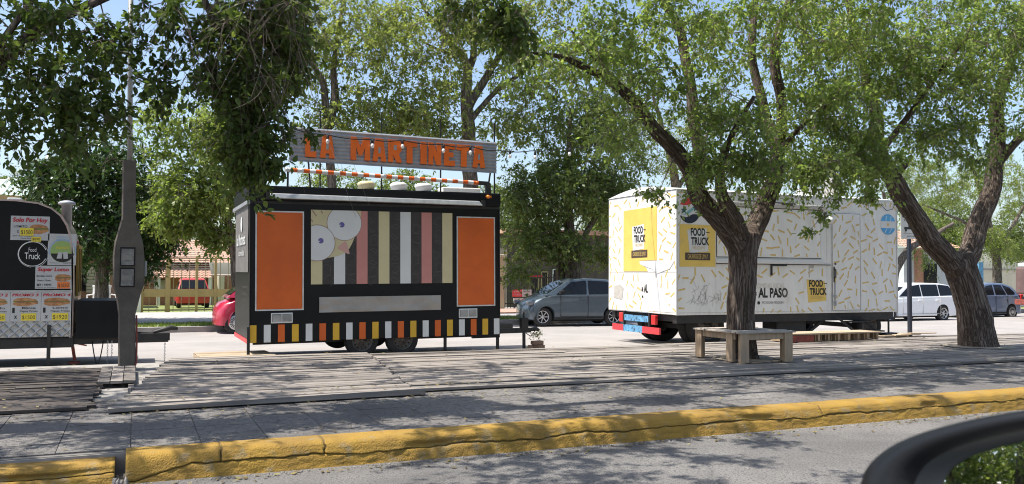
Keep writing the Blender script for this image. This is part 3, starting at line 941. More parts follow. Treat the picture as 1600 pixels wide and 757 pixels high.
t.grow([B(484, 208, 8.4, .05, .1, .03, 4), B(445, 215, 8.4, .08, .1, .05, 4), B(425, 262, 8.4, .08, .15, .06, 7)], twigs=4, tl=.1, per=6, rmin=.0025)
t.grow([((-1.2, 8.2, 6.1), (2.2, 1.6, .4), 46), ((1.2, 7.2, 6.0), (2.0, 1.6, .4), 46), ((-.6, 5.5, 5.5), (2.0, 1.2, .3), 38), ((2.2, 4.7, 5.5), (2.2, 1.1, .3), 44), ((1.0, 10.6, 6.3), (2.0, 1.6, .4), 34),  # unseen canopy clumps, placed to cast shade on road, kerb and decks
        ((-3.4, 12.0, 6.2), (1.8, 1.8, .5), 44), ((-1.0, 12.4, 6.5), (1.8, 1.2, .4), 34), ((-2.2, 10.3, 6.0), (1.7, 1.3, .4), 36), ((-3.5, 8.0, 5.8), (1.8, 1.6, .5), 34)],
       twigs=11, tl=.34, per=17, rmin=.0045, rmax=.06)
for x, y, nb, lm_ in ((330, -10, 46, 1.3), (380, -10, 46, 1.3), (430, 0, 40, 1.2), (470, 0, 30, 1.1), (360, 90, 30, .8), (420, 100, 24, .7)):
    t.bare(at(x, y, 8.1), (.16, .3, .12), nb, (.35, lm_), .8)
for x in (500, 545, 590, 620):
    t.bare(at(x, -40, 8.6), (.15, .3, .1), 18, (.35, .8), .6)
t.bare(at(600, 20, 8.8), (.25, .4, .3), 30, (.35, .7), .4)
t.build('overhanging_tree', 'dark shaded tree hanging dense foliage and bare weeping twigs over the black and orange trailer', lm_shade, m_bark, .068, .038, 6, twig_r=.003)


# --- street trees and garden trees beyond
def far_tree(seed, name, label, limbs, blobs, lm, L, W, group=None, twigs=6, tl=.6, per=12, every=2, bark=None, root=None, cat='tree', droop=.12, bare=()):
    t = Tree(seed)
    for l in limbs:
        (t.wlimb if l[0] == 'w' else t.limb)(l[1:] if l[0] == 'w' else l)
    t.grow(blobs, twigs=twigs, tl=tl, per=per, rmin=.007, droop=droop, rmax=.08)
    for q in bare: t.bare(*q)
    return t.build(name, label, lm, bark or m_bark2, L, W, 4, group, twig_r=.006, twig_every=every, root=root, cat=cat)


G_ST = 'street trees on the verge beyond the street'
Y = 26.8
far_tree(11, 'street_tree', 'tall thin leaved tree with a bare forked trunk rising behind the corrugated sign',
         [[(742, 520, Y, .30), (738, 420, Y, .27), (735, 300, Y, .26), (733, 215, Y, .25), (729, 165, Y, .21), (731, 112, Y, .16), (722, 90, Y, .13), (707, 73, Y, .13), (687, 42, Y, .1), (668, 22, Y, .06), (640, -40, Y, .03)],
          [(731, 112, Y, .13), (738, 93, Y, .12), (741, 62, Y, .1), (745, 0, Y, .06), (750, -60, Y, .03)],
          [(730, 175, Y, .16), (744, 146, Y, .15), (766, 112, Y, .12), (782, 85, Y, .1), (810, 40, Y, .06), (840, -20, Y, .03)],
          [(734, 190, Y, .1), (758, 160, Y, .09), (797, 127, Y, .07), (850, 90, Y, .04)],
          [(722, 90, Y, .07), (690, 80, Y-.3, .05), (660, 65, Y-.6, .03)]],
         [B(590, 80, Y-.8, 1.6, 2, 1.6, 80), B(680, 30, Y-.8, 1.6, 2, 1.2, 70), B(760, 30, Y-.8, 1.4, 2, 1.0, 56), B(640, 170, Y-.8, 1.8, 1.8, .8, 75), B(690, 110, Y-1, .9, 1.2, .9, 26), B(820, 110, Y-.5, 1.4, 1.6, 1.2, 60), B(790, 190, Y-.5, 1.1, 1.4, .9, 40), B(690, 200, Y-.5, 1.0, 1.2, .5, 26), B(720, -160, Y, 3.0, 2.5, 1.4, 60), B(860, 10, Y, 1.2, 1.5, 1.0, 35)],
         lm_olive, .125, .066, G_ST, per=12, bare=[(at(600, 100, Y), (1.2, 1, 1), 60, (.8, 2.2), .5)])
far_tree(12, 'street_tree', 'lean two stemmed tree with sparse leaves left of the corrugated sign, behind the hanging twigs',
         [[(528, 520, Y, .17), (520, 300, Y, .14), (509, 166, Y, .12), (505, 132, Y, .10), (493, 108, Y, .08), (470, 80, Y, .05)],
          [(512, 200, Y, .14), (524, 152, Y, .13), (521, 110, Y, .1), (530, 40, Y, .06), (540, -40, Y, .03)]],
         [B(500, 60, Y, 1.2, 1.6, 1.4, 36), B(560, 20, Y, 1.4, 1.6, 1.0, 36), B(520, 180, Y, 1.2, 1.4, .8, 36), B(445, 110, Y, 1.0, 1.4, 1.2, 26), B(590, 190, Y, 1.2, 1.4, .7, 36), B(480, 215, Y, .8, 1.2, .4, 16)],
         lm_olive, .125, .066, G_ST, per=12, bare=[(at(540, 90, Y), (1.0, 1, 1), 50, (.8, 2.2), .5)])
Y = 26.4
far_tree(13, 'street_tree', 'full green tree standing behind the parked grey hatchback',
         [[(896, 520, Y, .34), (896, 427, Y, .30), (893, 393, Y, .26), (889, 345, Y, .17), (889, 249, Y, .1), (892, 170, Y, .05)],
          [(880, 520, Y+.3, .22), (877, 430, Y+.3, .2), (870, 410, Y+.3, .17), (850, 370, Y+.3, .1), (830, 300, Y+.3, .05)],
          [(893, 400, Y, .12), (925, 350, Y, .1), (955, 290, Y, .06)]],
         [B(900, 210, Y, 1.6, 1.6, 1.4, 110), B(850, 310, Y, 1.3, 1.5, 1.1, 100), B(950, 310, Y, 1.3, 1.5, 1.1, 95), B(835, 370, Y, .9, 1.2, .7, 46), B(880, 380, Y-.6, 1.4, .8, .4, 50), B(960, 400, Y-.4, .8, .8, .35, 22), B(900, 280, Y-.6, 1.6, 1.2, 1.0, 110), B(805, 300, Y, .5, 1.0, .8, 28),
          B(940, 170, Y, 1.4, 1.5, 1.0, 60), B(985, 230, Y, .9, 1.3, 1.2, 40), B(810, 420, Y, .45, .5, .3, 12)],
         lm_mid, .125, .062, G_ST, twigs=6, per=12)
Y = 27.0
far_tree(14, 'garden_tree', 'dense dark green broad leaved tree behind the concrete pole',
         [[(155, 520, Y, .22), (158, 450, Y, .18), (165, 380, Y, .14), (150, 300, Y, .08), (140, 240, Y, .04)], [(165, 390, Y, .1), (210, 340, Y, .07), (250, 300, Y, .04)], [(160, 400, Y, .1), (110, 350, Y, .07), (80, 300, Y, .04)]],
         [B(120, 290, Y, 1.4, 1.5, 1.0, 120), B(170, 250, Y, 1.4, 1.5, .9, 85), B(225, 340, Y, 1.2, 1.4, 1.2, 130), B(160, 370, Y, 1.5, 1.4, .8, 120), B(70, 285, Y, .7, 1.1, .7, 36), B(215, 410, Y, .6, .9, .35, 26), B(245, 375, Y, .4, .8, .4, 16)],
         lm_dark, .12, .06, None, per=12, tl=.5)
Y = 25.2
far_tree(15, 'street_tree', 'bright lime green tree between the concrete pole and the black trailer',
         [[(372, 540, Y, .16), (368, 420, Y, .13), (352, 330, Y, .1), (330, 250, Y, .07), (310, 190, Y, .04)], [(355, 340, Y, .07), (320, 310, Y, .05), (280, 280, Y, .03)], [(365, 380, Y, .06), (340, 360, Y, .05), (310, 345, Y, .03)]],
         [B(300, 230, Y, 1.0, 1.2, .9, 56), B(345, 190, Y, .8, 1.1, .7, 36), B(275, 300, Y, .6, 1.0, .55, 36), B(330, 300, Y, .9, 1.1, .7, 70), B(265, 340, Y, .5, .8, .4, 30), B(350, 370, Y, .55, .7, .30, 26), B(300, 345, Y, .6, .8, .3, 24), B(370, 250, Y, .6, 1.0, 1.0, 36), B(255, 190, Y, .6, .9, .6, 18)],
         lm_lime, .125, .06, G_ST, per=13, tl=.5)
Y = 30.0
far_tree(16, 'garden_tree', 'light green fine leaved tree far behind the leaning elm at the right',
         [[(1560, 520, Y, .25), (1556, 400, Y, .2), (1540, 330, Y, .12), (1520, 260, Y, .06)], [(1556, 400, Y, .12), (1590, 340, Y, .08), (1620, 280, Y, .04)], [(1550, 370, Y, .1), (1490, 340, Y, .07), (1440, 320, Y, .04)]],
         [B(1470, 290, Y, 1.3, 1.5, 1.2, 90), B(1540, 270, Y, 1.3, 1.5, 1.3, 90), B(1600, 300, Y, 1.2, 1.5, 1.4, 80), B(1540, 370, Y, 1.4, 1.3, .7, 80), B(1600, 390, Y, .9, 1.2, .5, 46), B(1430, 330, Y, .8, 1.1, .7, 36), B(1440, 250, Y, .8, 1.2, .8, 36)],
         lm_lime, .10, .042, None, per=13, tl=.55, droop=.25)
Y = 27.5
far_tree(17, 'street_tree', 'arching dark trunked tree behind the street sign and the white car',
         [[(1392, 520, Y, .24), (1394, 460, Y, .2), (1400, 420, Y, .18), (1420, 390, Y, .15), (1450, 372, Y, .12), (1490, 350, Y, .07)], [(1398, 430, Y, .12), (1392, 370, Y, .1), (1380, 300, Y, .06)]],
         [B(1330, 240, Y, 1.6, 1.4, 1.0, 60), B(1400, 290, Y, 1.0, 1.2, 1.1, 50), B(1450, 400, Y, .6, .8, .35, 14), B(1260, 260, Y, 1.4, 1.4, .6, 40)],
         lm_mid, .10, .05, G_ST, per=12)
Y = 31.5
far_tree(18, 'garden_tree', 'hazy olive tree rising behind the roof of the white trailer',
         [[(1060, 520, Y, .25), (1058, 400, Y, .22), (1056, 290, Y, .2), (1040, 220, Y, .12), (1020, 150, Y, .06)], [(1057, 300, Y, .12), (1100, 220, Y, .08), (1130, 150, Y, .04)]],
         [B(1020, 200, Y, 1.8, 1.6, 1.6, 70), B(1110, 180, Y, 1.8, 1.6, 1.6, 70), B(1060, 260, Y, 1.8, 1.5, .6, 40), B(980, 120, Y, 1.5, 1.5, 1.2, 40), B(1200, 240, Y, 1.6, 1.6, .9, 40)],
         lm_olive, .10, .05, None, per=11)

# trees in the distance: one built, the rest copied with their parts
t = Tree(30)
t.wlimb([(0, 0, -.7, .3), (0, .1, 1.5, .26), (.2, 0, 3.5, .18), (.3, .2, 5.5, .08)])
t.wlimb([(0, .1, 1.6, .16), (-1.2, .2, 3.2, .1), (-1.8, 0, 4.6, .05)])
t.wlimb([(.1, .1, 2.0, .15), (1.4, -.2, 3.4, .1), (2.2, .2, 4.4, .05)])
t.grow([((0, 0, 5.2), (2.4, 2.2, 1.9), 150), ((-1.6, 0, 4.0), (1.4, 1.4, 1.3), 70), ((1.8, 0, 4.0), (1.4, 1.4, 1.3), 70), ((.2, -.6, 2.9), (2.0, 1.4, .7), 50)], twigs=6, tl=.65, per=11, rmin=.012, rmax=.08)
bg0 = t.build('distant_tree', 'x', lm_mid, m_bark2, .15, .075, 4, 'trees in the distance behind the houses', twig_every=4, twig_r=.008)
bgspots = [(520, 48, 1.0, .4, 'round tree far behind the left edge of the corrugated sign'), (640, 50, 1.05, 2.0, 'round tree far behind the middle of the corrugated sign'),
           (770, 46, .9, 3.1, 'distant round tree showing between the corrugated sign and the green street tree'), (960, 47, 1.0, 1.2, 'distant round tree above the left end of the white trailer'),
           (1180, 48, 1.05, 4.4, 'distant round tree behind the middle of the white trailer'), (1330, 46, .95, 5.0, 'distant round tree behind the roof chimney of the white trailer'),
           (1480, 50, 1.1, .9, 'distant round tree seen through the fork of the leaning elm'), (1610, 45, 1.0, 2.6, 'distant round tree at the right edge behind the blue car'),
           (250, 70, 1.2, 3.6, 'distant round tree beyond the tiled house'), (0, 62, 1.0, 5.6, 'distant round tree beyond the pale green roof')]
for i, (px, Y, s, a, lab) in enumerate(bgspots):
    o = bg0 if i == 0 else copy_tree(bg0)
    p = at(px, 430, Y); o.location = (p.x, Y, 0); o.scale = (s, s, s*.95); o.rotation_euler.z = a; o['label'] = lab
# trees of the same row further back along the near sidewalk (seen in the wing mirror)
for i, (x, y, s, a, lab) in enumerate([(-22, 7.6, 1.0, 1, 'street tree seen nearest in the wing mirror'), (-27, 9.4, 1.1, 2, 'street tree seen in the middle of the wing mirror'), (-33, 8.0, 1.3, 4, 'street tree seen farthest in the wing mirror')]):
    o = copy_tree(bg0); o.location = (x, y, -.9); o.scale = (s, s, s); o.rotation_euler.z = a; o['label'] = lab; o['group'] = 'trees reflected in the wing mirror'


# ------------------------------------------------------------------ houses, fences and garden walls beyond the street
def tiled_roof(b, x0, x1, y0, y1, z0, z1, n=26, m=10):
    """pan tile roof rising from the eave (y0, z0) to the ridge (y1, z1)"""
    k = int((x1-x0)/.05)
    for r in range(m):
        a, c = r/m, (r+1)/m
        ya, yc = y0+(y1-y0)*a, y0+(y1-y0)*c
        za, zc = z0+(z1-z0)*a, z0+(z1-z0)*c
        b.grid(lambda u, v: (x0+(x1-x0)*u, ya+(yc+.06-ya)*v, za+.03+(zc-za)*v-.025*v+.03*abs(math.sin(u*(x1-x0)/.22*math.pi))), k, 1, True)


h = thing('house', 'house with a low terracotta tiled roof, brick wall and brown door behind the ochre fence', 'house', (0, 0, 0))
Yh = 52.0
P = lambda x, y, Y=Yh: at(x, y, Y)
xl, xr = P(205, 430).x, P(372, 430).x
b = MB(); b.box(xl, xr, Yh+.9, Yh+7, -.7, 1.3); b.build('wall', m_brickw, h)
b = MB(); tiled_roof(b, P(240, 430).x, P(330, 430).x, Yh-.3, Yh+2.2, P(0, 434).z, P(0, 402).z)
b.build('porch_roof', m_rooft, h)
b = MB(); tiled_roof(b, xl-.5, xr+.8, Yh+.7, Yh+5, P(0, 408, Yh).z, P(0, 378, Yh+5).z+.3, m=12)
b.build('roof', m_rooft, h)
for px in (247, 327):
    b = MB(); q = P(px, 480).x; b.box(q-.09, q+.09, Yh-.2, Yh-.02, -.7, P(0, 431).z); b.build('porch_post', m_white, h, bevel=.01)
for a, c, top, bot in ((250, 276, 436, 452), (205, 235, 436, 455)):
    F = Fr((0, Yh+.88, 0)); x0, x1 = P(a, 0, Yh+.88).x, P(c, 0, Yh+.88).x; z0, z1 = P(0, bot, Yh+.9).z, P(0, top, Yh+.9).z
    b = MB(); b.fbox(F, x0, z0, x1, z1, 0, .03); w = b.build('window', m_glassd, h)
    b = MB()
    for i in range(9): b.fbox(F, x0, z0+(z1-z0)*i/9, x1, z0+(z1-z0)*(i+.5)/9, .035, .06)
    b.build('shutter', m_white, w)
F = Fr((0, Yh+.88, 0)); x0, x1 = P(331, 0, Yh+.88).x, P(347, 0, Yh+.88).x
b = MB(); b.fbox(F, x0, -.65, x1, P(0, 433, Yh+.88).z-.1, 0, .05)
for i in range(6): b.fbox(F, x0+(x1-x0)*i/6, -.6, x1-(x1-x0)*(5.3-i)/6, 1.1, .055, .075)
b.build('door', mat('brown_door', (.22, .085, .055), .6), h)
b = MB(); q0, q1 = P(349, 0).x, P(358, 0).x; b.box(q0, q1, Yh-.3, Yh+.6, -.7, 1.28); b.build('column', m_cwall, h)

h = thing('house', 'house with cream siding and a brick base, half hidden by the dark tree', 'house', (0, 0, 0))
Yh = 44.0
x0, x1 = P(-60, 0, Yh).x, P(186, 0, Yh).x
b = MB(); b.box(x0, x1, Yh, Yh+7, -.4, 2.7)
b.build('wall', m_brickw, h)
b = MB()
zz0, zz1 = P(0, 458, Yh).z, P(0, 410, Yh).z
k = 9
for i in range(k):
    b.box(P(146, 0, Yh).x, P(182, 0, Yh).x, Yh-.05, Yh-.005, zz0+(zz1-zz0)*i/k, zz0+(zz1-zz0)*(i+.85)/k)
b.build('siding', m_cwall, h)
b = MB(); b.fbox(Fr((0, Yh-.005, 0)), P(137, 0, Yh).x, P(0, 455, Yh).z, P(145, 0, Yh).x, P(0, 415, Yh).z, 0, .05); b.build('window', m_glassd, h)
b = MB(); b.box(x0-.5, x1+.5, Yh-.6, Yh+7.4, 2.7, 2.95); b.build('roof', m_rooft, h)

h = thing('house', 'house with a pale green ribbed metal roof behind the black trailer', 'house', (0, 0, 0))
Yh = 36.0
x0, x1 = P(-160, 0, Yh).x, P(62, 0, Yh).x
zr = P(0, 306, Yh).z
b = MB(); b.box(x0, x1-.4, Yh+.6, Yh+8, -.2, zr-.02); b.build('wall', m_beige, h)
b = MB()
b.grid(lambda u, v: (x0+(x1-x0)*u, Yh-.2+4.5*v, zr+1.0*v+.03*(abs(((u*(x1-x0)/.35) % 1)-.5) < .1)), 180, 1, False)
b.build('roof', m_metroof, h)
b = MB(); b.box(x0, x1, Yh-.22, Yh-.16, zr-.28, zr+.01); b.build('fascia', mat('ochre_fascia', (.42, .28, .13), .7), h)

# ochre metal fence with a wide mid band
f = thing('garden_fence', 'ochre metal fence with tall bars and one wide plain band across', 'fence')
Yf = 32.6
F = Fr((0, Yf, 0))
x0, x1 = at(205, 0, Yf).x, at(372, 0, Yf).x
zt, zb0, zb1, zf = at(0, 405, Yf).z+.1, at(300, 464, Yf).z, at(300, 452, Yf).z, .08
b = MB(); b.fbox(F, x0, zb0, x1, zb1, -.02, .03); b.build('band', m_fence, f, bevel=.008)
b = MB()
for z in (zt, .16): b.fbox(F, x0, z-.025, x1, z+.025, -.015, .02)
x = x0
while x < x1:
    b.fbox(F, x-.012, .1, x+.012, zt, -.01, .012); x += .26
b.build('bars', m_wire, f)
for px in (232, 272, 316, 345):
    b = MB(); x = at(px, 0, Yf).x; w = .07 if px == 272 else .045
    b.fbox(F, x-w, .05, x+w, zt+.08, -.06, .05); b.build('post', m_fence, f, bevel=.008)
b = MB(); x = at(217, 0, Yf).x
b.fbox(F, x-.02, .1, x+.28, .95, .03, .12); tag(b.build('meter_box', m_white, bevel=.01), 'white meter box standing at the left end of the ochre fence', 'meter box')

# dark shop front and boundary wall in the middle
h = thing('house', 'dark shaded house front with red lettering board behind the green street tree', 'house')
Yh = 35.5
x0, x1 = at(795, 0, Yh).x, at(1050, 0, Yh).x
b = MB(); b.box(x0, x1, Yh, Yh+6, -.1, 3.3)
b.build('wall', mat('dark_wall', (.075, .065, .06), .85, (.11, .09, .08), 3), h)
F = Fr((0, Yh, 0))
for a, c, t0, t1 in ((830, 842, 430, 462), (848, 856, 420, 458), (866, 900, 415, 455)):
    b = MB(); b.fbox(F, at(a, 0, Yh).x, at(0, t1, Yh).z, at(c, 0, Yh).x, at(0, t0, Yh).z, .005, .05); w = b.build('window', m_glassd, h)
    b = MB(); b.rim(F, at(a, 0, Yh).x, at(0, t1, Yh).z, at(c, 0, Yh).x, at(0, t0, Yh).z, .05, .005, .08); b.build('frame', m_gwall if a == 866 else m_wire, w)
b = MB(); b.fbox(F, at(828, 0, Yh).x, at(0, 429, Yh).z, at(848, 0, Yh).x, at(0, 426, Yh).z, .06, .12); b.build('name_board', m_pred, h)
b = MB(); b.box(x0-.3, x1+.3, Yh-.5, Yh+6.3, 3.3, 3.5); b.build('roof', m_rooft, h)
p = thing('gate_pillar', 'beige gate pillar beside the right end of the striped trailer', 'pillar')
Yp = 31.6
x0, x1 = at(781, 0, Yp).x, at(791.5, 0, Yp).x
b = MB(); b.box(x0-.35, x1, Yp, Yp+.45, .1, 2.15); b.build('shaft', m_beige, p, bevel=.02)
b = MB(); b.box(x0-.42, x1+.05, Yp-.06, Yp+.5, 2.15, 2.27); b.build('cap', m_cwall, p, bevel=.02)
b = MB(); b.fbox(Fr((0, Yp, 0)), x0+.02, 1.18, x0+.14, 1.36, 0, .05); b.build('letter_box', m_brown, p)
f = thing('iron_fence', 'dark iron railing in front of the shaded house, left of the grey hatchback', 'fence')
Yf = 32.0; F = Fr((0, Yf, 0)); x0, x1 = at(792, 0, Yf).x, at(900, 0, Yf).x
for z in (.3, 1.35):
    b = MB(); b.fbox(F, x0, z-.02, x1, z+.02, -.015, .015); b.build('rail', m_blackmet, f)
b = MB(); x = x0
while x < x1: b.fbox(F, x-.01, .12, x+.01, 1.5, -.01, .01); x += .12
b.build('bars', m_blackmet, f)
s = thing('estate_sign', 'red and white notice boards on a stand by the iron railing', 'sign')
Ys = 31.2; F = Fr((0, Ys, 0)); X = lambda px: at(px, 460, Ys).x
Z = lambda py: at(812, py, Ys).z
b = MB(); b.fbox(F, X(801), Z(464), X(815), Z(453), 0, .03); q = b.build('red_board', m_redp, s)
b = MB(); b.text(F, 'SE VENDE', X(802.5), Z(457), X(813.5)-X(802.5), Z(454.5)-Z(457), .034, .02); b.text(F, '154 60021', X(803), Z(462), X(813)-X(803), Z(459)-Z(462), .034); b.build('lettering', m_poster, q)
b = MB(); b.fbox(F, X(815.6), Z(464), X(830), Z(453), 0, .03); q = b.build('white_board', m_poster, s)
b = MB(); b.text(F, 'INMUEBLES', X(817), Z(457), X(828)-X(817), Z(454.5)-Z(457), .034); b.text(F, 'consultas', X(818), Z(462), X(827)-X(818), Z(459)-Z(462), .034); b.build('lettering', m_ink, q)
b = MB(); b.fbox(F, X(802), Z(471), X(828), Z(466), 0, .03); b.build('lower_board', m_poster, s)
b = MB()
for px in (804, 826): b.fbox(F, X(px)-.02, .12, X(px)+.02, Z(452.5), -.03, -.002)
b.build('stand', m_blackmet, s)
w = thing('boundary_wall', 'pale grey garden wall behind the white and blue cars', 'wall')
b = MB(); b.box(at(1395, 0, 36).x, at(1680, 0, 36).x, 36, 36.25, -.3, 1.9); b.build('wall', m_cwall, w)
b = MB(); b.box(at(1395, 0, 36).x-.05, at(1680, 0, 36).x+.05, 35.95, 36.3, 1.9, 2.0); b.build('coping', m_conc, w)
h = thing('house', 'pale blue grey house with a brick pillar behind the white car', 'house')
Yh = 34.0
b = MB(); b.box(at(1408, 0, Yh).x, at(1476, 0, Yh).x, Yh, Yh+7, -.2, 3.0); b.build('wall', m_gwall, h)
b = MB(); b.box(at(1424, 0, Yh).x, at(1431, 0, Yh).x, Yh-.3, Yh-.005, -.2, 3.0); b.build('pillar', m_brickw, h)
b = MB(); tiled_roof(b, at(1400, 0, Yh).x, at(1490, 0, Yh).x, Yh-.6, Yh+3, 3.0, 4.1); b.build('roof', m_rooft, h)
b = MB(); b.fbox(Fr((0, Yh, 0)), at(1434, 0, Yh).x, .9, at(1458, 0, Yh).x, 2.2, .005, .05); b.build('window', m_glassd, h)
b = MB(); b.box(at(1524, 0, 33).x, at(1531, 0, 33).x, 33, 33.12, -.1, 2.3); tag(b.build('blue_panel', m_bluep, bevel=.01), 'narrow bright blue upright panel beside the leaning elm', 'panel')


# ------------------------------------------------------------------ wheels and cars
def wheel(name, parent, c, r, w, face=-1, style='alloy', tyre=m_tyre):
    """wheel whose axle runs along Y; face = -1 shows its outer side towards -Y"""
    c = Vector(c); ax = (0, face, 0)
    b = MB()
    b.lathe([(r*.62, -w/2), (r*.86, -w/2), (r*.97, -w*.42), (r, -w*.25), (r, w*.25), (r*.97, w*.42), (r*.86, w/2), (r*.66, w/2), (r*.62, w*.44), (r*.62, -w/2)], c, ax, 32, caps=False)
    t = b.build(name, tyre, parent)
    b = MB()
    R0 = r*.63
    if style == 'alloy':
        b.lathe([(R0, w*.46), (R0*.93, w*.46), (R0*.9, w*.30)], c, ax, 32, caps=False)
        b.lathe([(0, w*.38), (R0*.2, w*.38), (R0*.22, w*.3)], c, ax, 14)
        for k in range(7):
            a = 2*math.pi*k/7
            d = Vector((math.cos(a), 0, math.sin(a)))
            o = c+Vector((0, face*w*.34, 0))
            b.bar(o+d*R0*.15, o+d*R0*.94, R0*.13, w*.1, (0, 1, 0))
        b.m = 1
        b.lathe([(R0, w*.12), (0, w*.12)], c, ax, 24, caps=False)
    elif style == 'cover':
        b.lathe([(R0*1.02, w*.45), (R0*.9, w*.52), (R0*.5, w*.50), (0, w*.55)], c, ax, 32, caps=False)
        b.m = 1
        for k in range(18):
            a = 2*math.pi*k/18
            d = Vector((math.cos(a), 0, math.sin(a))); o = c+Vector((0, face*w*.53, 0))
            b.bar(o+d*R0*.42, o+d*R0*.84, R0*.09, .006, (0, 1, 0))
    else:
        b.lathe([(R0, w*.44), (R0*.9, w*.42), (R0*.84, w*.22), (R0*.58, w*.2), (R0*.5, w*.32), (R0*.2, w*.34), (R0*.18, w*.42), (0, w*.42)], c, ax, 28, caps=False)
        b.m = 1
        for k in range(12):
            a = 2*math.pi*k/12; d = Vector((math.cos(a), 0, math.sin(a))); o = c+Vector((0, face*w*.225, 0))
            b.lathe([(R0*.07, 0), (0, .006)], o+d*R0*.73, ax, 8)
        for k in range(5):
            a = 2*math.pi*k/5; d = Vector((math.cos(a), 0, math.sin(a))); o = c+Vector((0, face*w*.325, 0))
            b.lathe([(R0*.05, 0), (R0*.04, .015), (0, .016)], o+d*R0*.36, ax, 8)
    b.build('rim', [m_alloy if style in ('alloy', 'cover') else m_rim, m_dark], t)
    return t


def car(name, label, loc, rotz, L, W, body, cabin, wheels, wr, paint, wins, cat='car', style='alloy', belt=.92, roof=1.48, lean=.15, seams=(), handles=(), mirror_x=None, front_lamp=None, rear_lamp=None, group=None):
    """side outline in metres; x runs along the car, its shown side faces -y"""
    T = thing(name, label, cat, loc, (0, 0, rotz), group)
    top = body; pts = list(top)
    z0 = .22
    low = []
    for wx in sorted(wheels, reverse=True):
        ar = wr*1.17
        low.append((wx+ar*.98, z0))
        for k in range(1, 12):
            a = math.pi*k/12
            low.append((wx+ar*math.cos(a), max(z0, wr+ar*math.sin(a))))
        low.append((wx-ar*.98, z0))
    pts = pts + low
    x_mid = L/2; b = MB(); n = len(pts)
    sl = [(-1, .27, .10), (-.97, .20, .05), (-.90, .13, .02), (-.65, .04, 0), (0, 0, -.012), (.65, .04, 0), (.90, .13, .02), (.97, .20, .05), (1, .27, .10)]
    for f, ins, drop in sl:
        for x, z in pts:
            k = (x-x_mid)/(L/2)
            xx = x - ins*(abs(k)**3)*math.copysign(1, k)*1.0
            zz = z-drop*max(0, min(1, (z-.55)/.35)) if z > .55 else z
            bulge = 0
            yy = f*W/2
            if abs(f) == 1: yy -= math.copysign(1, f)*(.035*abs((z-.62)/.4)**2)
            b.v.append((xx, yy+W/2, zz))
    for i in range(len(sl)-1):
        for j in range(n):
            q = (j+1) % n
            b.face([i*n+j, i*n+q, (i+1)*n+q, (i+1)*n+j], True)
    b.face(list(range(n-1, -1, -1)), False); b.face([(len(sl)-1)*n+j for j in range(n)], False)
    bo = b.build('body', paint, T)
    bo.data.set_sharp_from_angle(angle=R(38)) if hasattr(bo.data, 'set_sharp_from_angle') else None
    # underside / wheel wells
    b = MB(); b.box(wheels[0]-.3, wheels[-1]+.3, .12*W, .88*W, .16, .62); b.build('underbody', m_dark, T)

    def yside(z):
        t = max(0, min(1.15, (z-belt)/(roof-belt))); return .05 + lean*t
    # cabin: glasshouse of roof and pillars
    b = MB(); n = len(cabin)
    for s in (-1, -.93, -.6, 0, .6, .93, 1):
        for x, z in cabin:
            y = yside(z); hw = (W/2-y)
            zz = z-(.035 if abs(s) == 1 else .006 if abs(s) == .93 else -.012*(1-abs(s)))*(z > belt+.1)
            b.v.append((x, W/2+s*hw, zz))
    for i in range(6):
        for j in range(n):
            q = (j+1) % n
            b.face([i*n+j, i*n+q, (i+1)*n+q, (i+1)*n+j], True)
    b.face(list(range(n-1, -1, -1))); b.face([6*n+j for j in range(n)])
    cb = b.build('cabin', paint, T)
    cb.data.set_sharp_from_angle(angle=R(30)) if hasattr(cb.data, 'set_sharp_from_angle') else None
    for wpts in wins:
        for s in (0, 1):
            b = MB(); P = []
            for x, z in wpts:
                y = yside(z)-.008; P.append((x, y if s == 0 else W-y, z-.004))
            Q = [(x, y+(.02 if s == 0 else -.02), z) for x, y, z in P]
            b.poly(P if s == 0 else P[::-1])
            for i in range(len(P)):
                j = (i+1) % len(P)
                b.poly([Q[i], Q[j], P[j], P[i]])
            b.build('window', m_glassd, T)
    # windscreen and rear window from the cabin outline
    (xa, za), (xb, zb) = cabin[0], cabin[1]
    (xc, zc), (xd, zd) = cabin[-2], cabin[-1]
    for nm, p, q, sg in (('windscreen', cabin[0], cabin[1], -1), ('rear_window', cabin[-1], cabin[-2], 1)):
        b = MB(); p, q = Vector((p[0], p[1])), Vector((q[0], q[1])); a = p+(q-p)*.14; c = p+(q-p)*.9
        ya, yc = yside(a.y)+.06, yside(c.y)+.06
        v = [(a.x+sg*.012, ya, a.y+.012), (a.x+sg*.012, W-ya, a.y+.012), (c.x+sg*.012, W-yc, c.y+.012), (c.x+sg*.012, yc, c.y+.012)]
        b.poly(v if sg > 0 else v[::-1]); b.build(nm, m_glassd, T)
    F = Fr((0, .0, 0))
    b = MB()
    for sx, z1 in seams: b.fbox(F, sx-.004, .30, sx+.004, belt-.02, -.02, .003)
    if seams:
        b.fbox(F, seams[0][0], .295, seams[-1][0], .307, -.02, .004); b.build('door_seams', m_dark if paint is not m_whitecar else m_gry, T)
    for hx in handles:
        b = MB(); b.fbox(F, hx-.09, belt-.13, hx+.09, belt-.095, -.01, .035); b.build('door_handle', paint, T, bevel=.008)
    b = MB(); b.fbox(F, wheels[0]+wr*1.25, .235, wheels[-1]-wr*1.25, .285, -.03, .008); b.build('sill_trim', m_dark if paint is not m_whitecar else m_whitecar, T, bevel=.006)
    if mirror_x is not None:
        b = MB(); b.fbox(F, mirror_x-.09, belt-.0, mirror_x+.06, belt+.13, .0, .16); b.build('door_mirror', m_dark, T, bevel=.03, seg=3)
    for nm, spec, mm in (('headlight', front_lamp, m_lens), ('tail_light', rear_lamp, m_redl)):
        if spec:
            for s in (0, 1):
                x0, x1, za, zb = spec; b = MB()
                y0, y1 = (.012, .20) if s == 0 else (W-.20, W-.012)
                b.box(x0, x1, y0, y1, za, zb); b.build(nm, mm, T, bevel=.03, seg=3)
